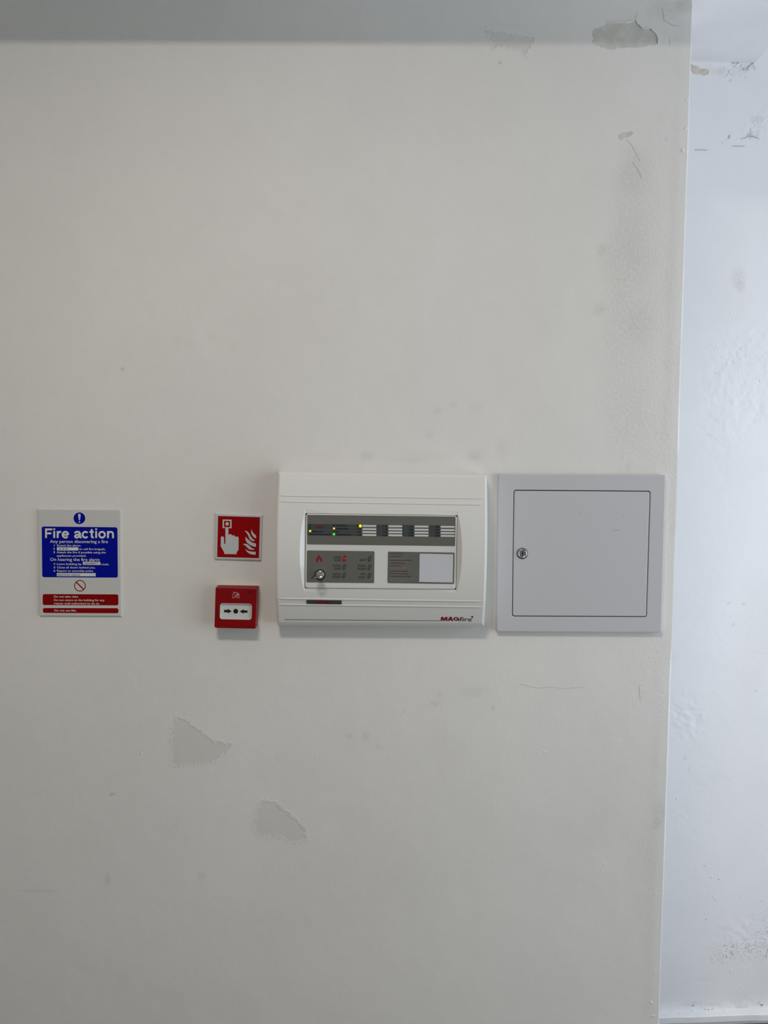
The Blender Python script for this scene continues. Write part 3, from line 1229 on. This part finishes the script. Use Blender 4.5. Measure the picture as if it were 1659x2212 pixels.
# --- control overlay
film('control_overlay', rr([(663.2, 1189), (809, 1190.7), (808.2, 1259.6), (662.3, 1258)], 2.5, 4), D1, 'overlay', plate, 0.0004)
q7 = cv(19.518, 655, 1180)
film('flame_symbol', q7((650, 310), (662, 370), (690, 410), (692, 460), (708, 480), (728, 430), (748, 480), (750, 520), (765, 535), (782, 495), (785, 550), (805, 580),
                        (800, 630), (765, 670), (735, 690), (742, 660), (725, 610), (700, 560), (676, 500), (665, 545), (635, 595), (617, 640), (628, 672), (650, 697),
                        (600, 680), (560, 645), (538, 600), (532, 530), (553, 565), (575, 525), (582, 470), (600, 490), (617, 450), (605, 390), (632, 425), (645, 370)),
     D2, 'flame_red', plate)
for s, xr, wd, y in (('SOUND', 736.6, 15, 1206.0), ('ALARM', 736.6, 14.5, 1212.0), ('SILENCE', 736.2, 17.5, 1224.2), ('ALARM', 736.4, 14.5, 1230.4),
                     ('SILENCE', 736, 17.6, 1242.2), ('BUZZER', 735.8, 16.8, 1248.4), ('RESET', 790.5, 13.4, 1212.0), ('ENABLE/', 790.4, 17.6, 1224.3),
                     ('DISABLE', 790.4, 18, 1230.8), ('TEST/', 789.8, 11.3, 1242.2), ('SCROLL', 789.8, 15.8, 1249.0)):
    text(s, (xr - wd, y), (xr, y + .2), 4.4, D2, 'print_dark', plate, bold=-0.004)


def button(cx, cy, m, mark, mm, label=None):
    b = prism_xz('push_button', xz(circ(cx, cy, 3.9, 6.9, 28, 0.30), D2), D2 - .0002, D2 + .0009, m, panel, bevel=.0007, label=label)
    Db = D2 + .0009
    if mark == 'horn':
        polys = [[(cx - 3, cy - .8), (cx + 1, cy - 1.4), (cx + 3, cy - 3), (cx + 3, cy + 1.8), (cx + 2.2, cy + 1.8), (cx + 2.2, cy - 1), (cx - 2.4, cy + .3), (cx + 2, cy + .7), (cx + 2, cy + 1.5), (cx - 3, cy + 1.2)]]
    elif mark == 'bell':
        polys = [[(cx - 2.5, cy + 1), (cx + 2.5, cy + 1), (cx + 2.5, cy + 2), (cx - 2.5, cy + 2)], [(cx - 1.5, cy - 1.4), (cx + 2.6, cy - 3.0), (cx + 2.6, cy - 1.8), (cx - 1.2, cy - .4)]]
    elif mark == 'power':
        a = circ(cx, cy + .4, 2.4, 2.6, 18)[3:13]
        polys = [[(cx - 2.4, cy - 1.6), (cx - 1.6, cy - 1.6), (cx - 1.6, cy + 1), (cx, cy + 2), (cx + 1.6, cy + 1), (cx + 1.6, cy - 1.6), (cx + 2.4, cy - 1.6), (cx + 2.4, cy + 1.6), (cx, cy + 3), (cx - 2.4, cy + 1.6)],
                 [(cx - .4, cy - 2.6), (cx + .4, cy - 2.6), (cx + .4, cy + .4), (cx - .4, cy + .4)]]
    elif mark == 'buzz':
        polys = [[(cx - 2.4, cy), (cx - 1, cy - .6), (cx + 1, cy - 2.6), (cx + 1, cy + 2.2), (cx - 1, cy + .9), (cx - 2.4, cy + .9)], [(cx + 1.8, cy - 2), (cx + 2.5, cy - 2), (cx + 2.5, cy + 2), (cx + 1.8, cy + 2)]]
    elif mark == 'reset':
        polys = [[(cx - 2.2, cy - 1.8), (cx + 1.8, cy - 1.8), (cx + 1.8, cy + 1.8), (cx - 1.4, cy + 1.8), (cx - 1.4, cy + 1), (cx + 1, cy + 1), (cx + 1, cy - 1), (cx - 2.2, cy - 1)]]
    else:
        polys = [[(cx - 2.4, cy - 2.2), (cx - 1.4, cy - 2.2), (cx, cy + .4), (cx + 1.4, cy - 2.2), (cx + 2.4, cy - 2.2), (cx + .4, cy + 2.6), (cx - .4, cy + 2.6)]]
    multi('button_mark', polys, Db, mm, b, 0.00015)


for cx, cy, m, mk, mm, lb in ((744.6, 1206.2, 'button_red', 'horn', 'button_pink', 'red push button'), (744.3, 1224.4, 'button_grey', 'bell', 'button_mark', None),
                              (744.0, 1242.6, 'button_grey', 'buzz', 'button_mark', None), (799.0, 1206.9, 'button_grey', 'reset', 'button_mark', None),
                              (798.7, 1225.0, 'button_grey', 'power', 'button_mark', None), (798.4, 1243.0, 'button_grey', 'chevron', 'button_mark', None)):
    # a button is a part of the panel, its mark the sub-part
    button(cx, cy, m, mk, mm, lb)

# --- instruction overlay
film('instruction_overlay', rr([(838.2, 1191.3), (982, 1193.6), (981, 1261.6), (837, 1259.5)], 2.5, 4), D1, 'overlay', plate, 0.0004)
LN = [('NORMAL CONDITION', 1, 870), ('POWER SUPPLY LIGHT IS GREEN', 0, 882), ('ALARM CONDITION', 1, 868), ('ALARM SOUNDERS OPERATING', 0, 882),
      ('FIRE INDICATOR IS RED', 0, 873.5), ('TO SILENCE THE ALARM OR BUZZER', 1, 889), ('PRESS SILENCE ALARM OR BUZZER', 0, 885), ('TO RESET THE SYSTEM', 1, 873.8),
      ('PRESS RESET', 0, 859.5), ('FAULT CONDITION', 1, 866.5), ('INTERNAL BUZZER SOUNDS', 0, 877.3), ('FAULT INDICATOR FLASHING YELLOW', 0, 891.5),
      ('CONSULT THE ENGINEER', 0, 875), ('TO ACTIVATE THE SOUNDERS', 1, 880.3), ('PRESS SOUND ALARM', 0, 869.3), ('TO ACTIVATE THE TEST MODE', 1, 881),
      ('PRESS TEST/SCROLL', 0, 869), ('TO ENABLE OR DISABLE THE ZONES', 1, 887.7), ('PRESS ENABLE/DISABLE', 0, 871), ('PRESS TEST/SCROLL TO SELECT A ZONE', 0, 896),
      ('PRESS ENABLE/DISABLE TO', 0, 877), ('CHANGE THE ZONE STATUS', 0, 878.5)]
for i, (s, red, x1) in enumerate(LN):
    y = 1196.9 + i * 2.872
    text(s, (842.8 - i * .04, y), (x1, y + .35), 1.75, D2, 'print_dull_red' if red else 'print_grey', plate, bold=0.02 if red else -0.01)
film('blank_label', [(906.6, 1195.9), (979, 1197.4), (977.8, 1258.3), (905.5, 1256.9)], D2, 'note_paper', plate, 0.0004)

# --- key switch and the key
kc = at(691.5, 1241.5, D1)
lathe('key_switch', kc.x, kc.z, [(.0095, D1 - .001), (.0095, D1 + .0008), (.0078, D1 + .0012), (.0075, D1 + .0050), (.0066, D1 + .0062), (.0030, D1 + .0062)], 'chrome', panel, n=40, label='chrome key switch barrel')
lathe('switch_shade_ring', kc.x, kc.z, [(.0112, D1 - .0004), (.0112, D1 + .0007), (.0095, D1 + .0009)], 'shade_black', panel, n=36)  # dark ring paints the shadow around the switch barrel
text('ON', (690.5, 1237.4), (696.6, 1238.2), 4.2, D2, 'print_dark', plate)
text('OFF', (673.2, 1252.2), (682.0, 1246.6), 4.4, D2, 'print_dark', plate)
text('\u203a', (686.5, 1236.5), (688.5, 1236.4), 4.0, D2, 'print_dark', plate)
key = thing('key', (kc.x, -(D1 + .006), kc.z), 'small steel key standing in the key switch of the alarm panel', 'key')
DB = D1 + .006
tilt = math.radians(-9)


def kv(a, d, h):
    """a across the bow, h thickness, turned by the key's small tilt"""
    return (kc.x + a * math.cos(tilt) + h * math.sin(tilt), -d, kc.z - a * math.sin(tilt) + h * math.cos(tilt))


def plate_key(name, out, hole, th, m, parent):
    n = len(out)
    vs, fs = [], []
    if hole:
        k = len(hole)
        assert k == n
        for h in (-th, th):
            vs += [kv(a, d, h) for a, d in out]
            vs += [kv(a, d, h) for a, d in hole]
        for i in range(n):
            j = (i + 1) % n
            fs.append((i, j, n + j, n + i))
            fs.append((2 * n + i, 2 * n + j, 3 * n + j, 3 * n + i))
            fs.append((i, j, 2 * n + j, 2 * n + i))
            fs.append((n + i, n + j, 3 * n + j, 3 * n + i))
    else:
        for h in (-th, th):
            vs += [kv(a, d, h) for a, d in out]
        for i in range(n):
            j = (i + 1) % n
            fs.append((i, j, n + j, n + i))
        fs += [tuple(range(n)), tuple(range(n, 2 * n))]
    return mesh(name, vs, fs, m, parent)


nb = 32
cd_ = DB + .0200
plate_key('bow', [(.0088 * math.cos(2 * math.pi * i / nb), cd_ + .0105 * math.sin(2 * math.pi * i / nb)) for i in range(nb)],
          [(.0035 * math.cos(2 * math.pi * i / nb), cd_ + .0035 + .0038 * math.sin(2 * math.pi * i / nb)) for i in range(nb)], .0010, 'key_steel', key)
plate_key('shaft', [(-.0030, DB - .003), (.0030, DB - .003), (.0036, DB + .0110), (-.0036, DB + .0110)], None, .0009, 'key_steel', key)

# ================================================================== METAL CABINET
CC = [(1075.9, 1023), (1439.2, 1025.2), (1429.9, 1367.2), (1072, 1364.8)]
cab = thing('wall_cabinet', (at(1254, 1195).x, 0, at(1254, 1195).z), 'square grey metal wall cabinet with a round lock, right of the alarm panel', 'cabinet')
DC = 0.012
o_out = xz(rr(CC, 4.5, 3), DC)
DO = [(1109.6, 1058.2), (1405.5, 1060.6), (1397.2, 1333.3), (1105.8, 1332)]
# frame: ring with outer rolled edge and inner opening
n_in = xz(rr(DO, 5, 3), DC)


def ring(name, outer, inner, d0, d1, m, parent, bo=0.0028, bi=0.001):
    n = len(outer)
    o2 = inset_poly(outer, bo * .25)
    o3 = inset_poly(outer, bo)
    i2 = inset_poly(inner, -bi)
    R = [[(x, -d0, z) for x, z in outer], [(x, -(d1 - bo * .8), z) for x, z in outer], [(x, -(d1 - bo * .2), z) for x, z in o2], [(x, -d1, z) for x, z in o3],
         [(x, -d1, z) for x, z in i2], [(x, -(d1 - bi), z) for x, z in inner], [(x, -d0, z) for x, z in inner]]
    vs = [v for r in R for v in r]
    fs = []
    for k in range(len(R)):
        k2 = (k + 1) % len(R)
        for i in range(n):
            j = (i + 1) % n
            fs.append((k * n + i, k * n + j, k2 * n + j, k2 * n + i))
    return mesh(name, vs, fs, m, parent)


ring('frame', o_out, n_in, 0.0, DC, 'cabinet_enamel', cab)
prism_xz('back_plate', inset_poly(n_in, -0.002), 0.0004, 0.002, 'cabinet_inside', cab)
door_px = [(1111.2, 1060.0), (1403.6, 1062.2), (1395.6, 1331.6), (1107.4, 1330.2)]
door = prism_xz('door', xz(rr(door_px, 4, 4), DC), 0.003, DC + 0.0002, 'cabinet_enamel', cab, bevel=0.0014)
lc = at(1128.5, 1195.8, DC + .002)
DL = DC
lathe('lock', lc.x, lc.z, [(.0108, DL - .001), (.0108, DL + .0008), (.0096, DL + .0030), (.0080, DL + .0036), (.0070, DL + .0030), (.0068, DL + .0022), (.0064, DL + .0022), (.0062, DL + .0034), (.0030, DL + .0036)],
      'lock_metal', door, n=48, label='round chrome cam lock')
lathe('lock_washer', lc.x, lc.z, [(.0118, DL - .001), (.0118, DL + .0005), (.0108, DL + .0007)], 'lock_dark', door, n=48)
prism_xz('keyhole', [(lc.x + a, lc.z + b) for a, b in ((-.0008, -.0036), (.0008, -.0036), (.0010, -.0005), (.0022, .0004), (.0022, .0022), (.0010, .0040), (-.0016, .0040), (-.0018, .0028), (-.0004, .0024), (-.0004, .0006), (-.0012, 0))],
         DL + .003, DL + .0038, 'print_black', door)
q8 = cv(3.858, 1050, 1000)
for pts in (((770, 437), (778, 420), (792, 410)), ((1055, 568), (1075, 557), (1098, 556), (1115, 565)), ((1135, 448), (1143, 441), (1150, 446)), ((797, 368), (800, 365), (803, 366))):
    stroke('scuff_mark', q8(*pts), 0.9, DC + .0002, 'scuff', door, 0.0001)

# ================================================================== MANUAL CALL POINT
cp = thing('manual_call_point', (at(511, 1312).x, 0, at(511, 1312).z), 'red break glass fire alarm call point with white window and black arrows', 'call point')
q9 = cv(13.825, 455, 1255)
DCP = 0.030
back_px = [(468.5, 1264.0), (559.0, 1266.0), (556.5, 1353), (466.5, 1351)]
prism_xz('backing_box', xz(rr([(468.2, 1263.6), (558.6, 1265.6), (556.2, 1353.0), (466.8, 1351.5)], 3, 3), 0.012), 0.0, 0.013, 'backing_cream', cp, bevel=.001)
# body: flared red box; front outline and the sloping top and right shoulders
F = q9((145, 190), (1395, 222), (1352, 1428), (110, 1400))
Bk = q9((190, 128), (1435, 152), (1400, 1370), (135, 1395))
fo = xz(rr(F, 3.5, 4), DCP)
bo_ = xz(rr(Bk, 3.0, 4), DCP - .012)
win = q9((285, 665), (1235, 680), (1220, 1160), (272, 1140))
wi = xz(rr(win, 5.5, 4), DCP)
n = len(fo)
f2 = inset_poly(fo, .0015)
wi_in = inset_poly(wi, .0008)
R = [[(x, -.0125, z) for x, z in bo_], [(x, -(DCP - .012), z) for x, z in bo_], [(x, -(DCP - .001), z) for x, z in fo], [(x, -DCP, z) for x, z in f2],
     [(x, -DCP, z) for x, z in wi], [(x, -(DCP - .005), z) for x, z in wi_in]]
vs = [v for r in R for v in r]
fs = []
for k in range(len(R) - 1):
    for i in range(n):
        j = (i + 1) % n
        fs.append((k * n + i, k * n + j, (k + 1) * n + j, (k + 1) * n + i))
fs.append(tuple(range(n)))
mesh('housing', vs, fs, 'call_red', cp)
DW = DCP - 0.0030
prism_xz('window_plate', xz(rr([(a + b * .0, c) for (a, c), b in zip(win, (0, 0, 0, 0))], 5.5, 4), DCP), DCP - .006, DW, 'call_white', cp)
# raised white rim round the window
rim_o, rim_i = wi, inset_poly(wi, .0010)
R = [[(x, -(DW - .001), z) for x, z in rim_o], [(x, -(DCP + .0004), z) for x, z in rim_o], [(x, -(DCP + .0004), z) for x, z in rim_i], [(x, -(DW - .001), z) for x, z in rim_i]]
vs = [v for r in R for v in r]
fs = []
for k in range(4):
    k2 = (k + 1) % 4
    for i in range(n):
        j = (i + 1) % n
        fs.append((k * n + i, k * n + j, k2 * n + j, k2 * n + i))
mesh('window_rim', vs, fs, 'call_white', cp)
film('arrow', q9((400, 862), (512, 862), (512, 830), (630, 905), (512, 968), (512, 935), (400, 935)), DW, 'print_black', cp, .0003)
film('arrow', q9((1102, 880), (992, 878), (992, 842), (872, 908), (985, 978), (985, 945), (1100, 948)), DW, 'print_black', cp, .0003)
film('centre_dot', q9(*circ(750, 903, 72)), DW, 'print_black', cp, .0003)
# finger notch left of the window
prism_xz('finger_notch', xz(q9((205, 712), (272, 712), (262, 1145), (195, 1142)), DCP), DCP - .0005, DCP + .0012, 'call_red', cp, bevel=.0010)
p = at(*q9((1172, 330))[0], DCP)
lathe('status_lamp', p.x, p.z, [(.0026, DCP - .001), (.0026, DCP + .0003), (.0012, DCP + .0004)], 'print_black', cp, n=20)
LG = [((640, 412), (700, 372), (760, 338), (820, 372), (875, 408)), ((655, 400), (655, 508), (715, 508), (722, 435), (748, 430)), ((857, 405), (857, 512), (795, 508)),
      ((815, 328), (800, 380), (762, 415), (748, 455), (765, 488), (795, 492), (822, 455), (828, 410), (815, 375))]
vs, fs = [], []
for pts in LG:
    v, f = ribbon(xz(q9(*pts), DCP), .00050, DCP - .0001, DCP + .0003)
    o = len(vs)
    vs += v
    fs += [tuple(o + i for i in q) for q in f]
q_ = xz(q9((682, 325), (715, 325), (715, 348), (682, 366)), DCP)
o = len(vs)
vs += [(x, -(DCP + .0003), z) for x, z in q_]
fs.append(tuple(o + i for i in range(4)))
q_ = xz(q9((782, 400), (826, 395), (818, 432), (770, 425)), DCP)
o = len(vs)
vs += [(x, -(DCP + .00035), z) for x, z in q_]
fs.append(tuple(o + i for i in range(4)))
mesh('house_symbol', vs, fs, 'call_mark', cp)

# ================================================================== FIRE ALARM POINT SIGN
sg = thing('fire_point_sign', (at(515, 1160).x, 0, at(515, 1160).z), 'small square red sign with a pressing hand and flames, above the call point', 'sign')
qa = cv(7.1375, 440, 1090)
DS = 0.004
prism_xz('board', xz(qa((178, 130), (908, 158), (885, 865), (165, 845)), DS), 0.0, DS, 'point_white', sg, bevel=.0022)
film('red_panel', qa((222, 175), (868, 195), (852, 825), (207, 808)), DS, 'point_red', sg)
DS2 = DS + .0002
film('hand_symbol', qa((335, 605), (335, 365), (342, 350), (358, 344), (374, 350), (381, 365), (382, 472), (392, 460), (410, 455), (428, 460), (438, 480), (448, 474), (463, 473), (478, 480), (488, 502),
                       (500, 495), (515, 492), (530, 497), (540, 515), (537, 695), (508, 735), (508, 765), (318, 762), (316, 735), (262, 640), (266, 505), (274, 492), (290, 488), (305, 496), (312, 510), (316, 605)),
     DS2, 'point_white', sg)
film('push_symbol', qa((328, 362), (293, 362), (293, 230), (430, 232), (430, 365), (388, 365), (383, 347), (408, 347), (408, 252), (313, 250), (313, 343), (333, 345)), DS2, 'point_white', sg)
film('push_dot', qa(*circ(361, 297, 27)), DS2, 'point_white', sg)
for poly in (((630, 402), (672, 412), (700, 440), (722, 485), (755, 530), (793, 555), (770, 563), (735, 555), (705, 525), (690, 485), (665, 440)),
             ((738, 380), (750, 415), (775, 450), (808, 478), (808, 525), (770, 500), (742, 465), (732, 425)),
             ((645, 493), (665, 520), (700, 550), (745, 583), (806, 602), (805, 652), (760, 645), (710, 620), (665, 585), (645, 540)),
             ((600, 610), (640, 603), (680, 615), (715, 645), (745, 672), (790, 688), (760, 698), (720, 695), (690, 680), (660, 650), (630, 622)),
             ((640, 682), (670, 705), (715, 722), (760, 727), (803, 727), (802, 772), (760, 772), (710, 760), (665, 725))):
    film('flame_symbol', qa(*poly), DS2, 'point_white', sg)

# ================================================================== FIRE ACTION SIGN
fa = thing('fire_action_sign', (at(172, 1216).x, 0, at(172, 1216).z), 'tall pale grey Fire action notice with blue panel and two red panels, at far left', 'sign')
qb = cv(7.213, 60, 1080)
DA = 0.004
prism_xz('board', xz(qb((160, 148), (1440, 155), (1456, 1810), (185, 1805)), DA), 0.0, DA, 'sign_board', fa, bevel=.0010)
film('symbol_edge', qb(*circ(805, 285, 101)), DA, 'sign_light', fa, .00012)
film('mandatory_symbol', qb(*circ(805, 285, 92)), DA, 'sign_blue', fa)
DA2 = DA + .0002
film('exclamation_mark', qb((784, 232), (790, 218), (805, 213), (818, 218), (825, 232), (822, 265), (812, 318), (798, 318), (788, 265)), DA2, 'sign_board', fa)
film('exclamation_mark', qb(*circ(805, 343, 12, n=16)), DA2, 'sign_board', fa)
film('panel_edge', rr(qb((211, 405), (1405, 418), (1412, 1218), (218, 1211)), 5, 5), DA, 'sign_light', fa, .00012)
film('blue_panel', rr(qb((217, 412), (1398, 425), (1405, 1211), (225, 1204)), 4.2, 5), DA, 'sign_blue', fa)
for c in (((232, 1465), (1412, 1470), (1413, 1643), (232, 1638)), ((234, 1682), (1414, 1685), (1415, 1766), (236, 1760))):
    e = [(a + (-8 if i in (0, 3) else 8), b + (-8 if i < 2 else 8)) for i, (a, b) in enumerate(c)]
    film('panel_edge', rr(qb(*e), 4.6, 5), DA, 'sign_light', fa, .00012)
    film('red_panel', rr(qb(*c), 4.0, 5), DA, 'sign_red', fa)
# prohibition symbol
n = 36
for r0, r1, m, t in ((98, 68, 'sign_light', .00012), (91, 76, 'sign_red', .0002)):
    oo, ii = xz(qb(*circ(814, 1337, r0, n=n)), DA), xz(qb(*circ(814, 1337, r1, n=n)), DA)
    R = [[(x, -(DA - .0001), z) for x, z in oo], [(x, -(DA + t), z) for x, z in oo], [(x, -(DA + t), z) for x, z in ii], [(x, -(DA - .0001), z) for x, z in ii]]
    vs = [v for r in R for v in r]
    fs = [(k * n + i, k * n + (i + 1) % n, ((k + 1) % 4) * n + (i + 1) % n, ((k + 1) % 4) * n + i) for k in range(4) for i in range(n)]
    mesh('prohibition_ring', vs, fs, m, fa)
film('prohibition_bar', qb((760, 1272), (878, 1388), (866, 1400), (748, 1285)), DA, 'sign_red', fa)


def arc(cx, cy, rx, ry, a0, a1, n=16):
    return [(cx + rx * math.cos(math.radians(a0 + (a1 - a0) * i / n)), cy + ry * math.sin(math.radians(a0 + (a1 - a0) * i / n))) for i in range(n + 1)]


def strokes(name, lines, conv, w_, dpt, m, parent, post=None):
    """heavy even-stroke lettering from centre lines given in detail coordinates (y down)"""
    vs, fs = [], []
    for lay, pts in enumerate(lines):
        P = [Vector(p) for p in pts]
        n = len(P)
        o = len(vs)
        for i in range(n):
            t = (P[min(n - 1, i + 1)] - P[max(0, i - 1)]).normalized()
            nn = Vector((-t.y, t.x)) * w_
            for q in (P[i] + nn, P[i] - nn):
                px = conv((q.x, q.y))[0]
                a_ = at(*px, dpt)
                vs.append((a_.x, -(dpt + .0003 + (lay % 3) * .00006), a_.z))
        for i in range(n - 1):
            fs.append((o + 2 * i, o + 2 * i + 1, o + 2 * i + 3, o + 2 * i + 2))
    return mesh(name, vs, fs, m, parent)


strokes('headline', [
    [(285, 443), (285, 592)], [(270, 458), (382, 458)], [(285, 520), (368, 520)],
    [(413, 443), (413, 468)], [(413, 484), (413, 592)],
    [(467, 484), (467, 592)], [(467, 545), (472, 518), (484, 502), (502, 497), (521, 498)],
    [(546, 541), (630, 541)], arc(588, 541, 43, 45, 0, -322, 24),
    [(737, 522), (742, 505), (757, 497), (778, 495), (797, 499), (809, 510), (815, 530), (815, 570), (820, 582), (838, 585)],
    [(815, 532), (785, 540), (758, 545), (741, 555), (736, 570), (747, 582), (764, 586), (784, 581), (800, 570), (812, 555)],
    arc(898, 541, 42, 45, -38, -322, 22),
    [(997, 455), (997, 568), (1003, 582), (1027, 585)], [(962, 498), (1027, 498)],
    [(1066, 443), (1066, 468)], [(1066, 484), (1066, 592)],
    arc(1158, 541, 44, 45, 0, 360, 28),
    [(1250, 484), (1250, 594)], [(1250, 545), (1256, 518), (1270, 502), (1292, 496), (1315, 502), (1327, 520), (1329, 545), (1329, 596)],
], qb, 14.5, DA2, 'sign_light', fa)
W = 'sign_light'
text('Any person discovering a fire', qb((347, 668))[0], qb((1250, 672))[0], 6.4, DA2, W, fa, bold=0.014)
text('On hearing the fire alarm', qb((350, 948))[0], qb((1120, 952))[0], 6.4, DA2, W, fa, bold=0.014)
for s, x0, y0, x1, y1 in (('1', 412, 722, 420, 722), ('Sound the alarm.', 455, 722, 830, 724), ('2', 399, 776, 425, 776), ('to call fire brigade.', 802, 778, 1212, 780),
                          ('3', 399, 829, 425, 829), ('Attack the fire if possible using the', 452, 829, 1218, 833), ('appliances provided.', 453, 882, 912, 884),
                          ('4', 403, 1011, 429, 1011), ('Leave building by', 455, 1012, 840, 1013), ('route.', 1140, 1015, 1268, 1015),
                          ('5', 405, 1064, 430, 1064), ('Close all doors behind you.', 457, 1065, 1055, 1067), ('6', 405, 1117, 431, 1117), ('Report to assembly point.', 457, 1117, 1027, 1119),
                          ('Do not take risks', 410, 1519, 785, 1521), ('Do not return to the building for any', 410, 1573, 1197, 1576),
                          ('reason until authorised to do so.', 410, 1625, 1122, 1628), ('Do not use lifts.', 416, 1735, 762, 1737)):
    text(s, qb((x0, y0))[0], qb((x1, y1))[0], 4.1, DA2, W, fa, bold=0.020)
for c in (((455, 737), (788, 738), (788, 787), (455, 786)), ((858, 962), (1130, 963), (1130, 1013), (858, 1012)), ((453, 1138), (1058, 1140), (1057, 1190), (453, 1188))):
    film('writing_box', qb(*c), DA2, 'sign_light', fa, .00012)
DA3 = DA2 + .00012
text('9 9 9', qb((482, 778))[0], qb((625, 776))[0], 3.9, DA3, 'ink', fa, 'handwriting', shear=.5)
text('NEAREST', qb((868, 1004))[0], qb((1110, 1000))[0], 3.9, DA3, 'ink', fa, 'handwriting', shear=.45)
text('RESTON WALK', qb((468, 1178))[0], qb((828, 1180))[0], 3.2, DA3, 'ink', fa, 'handwriting', shear=.45)
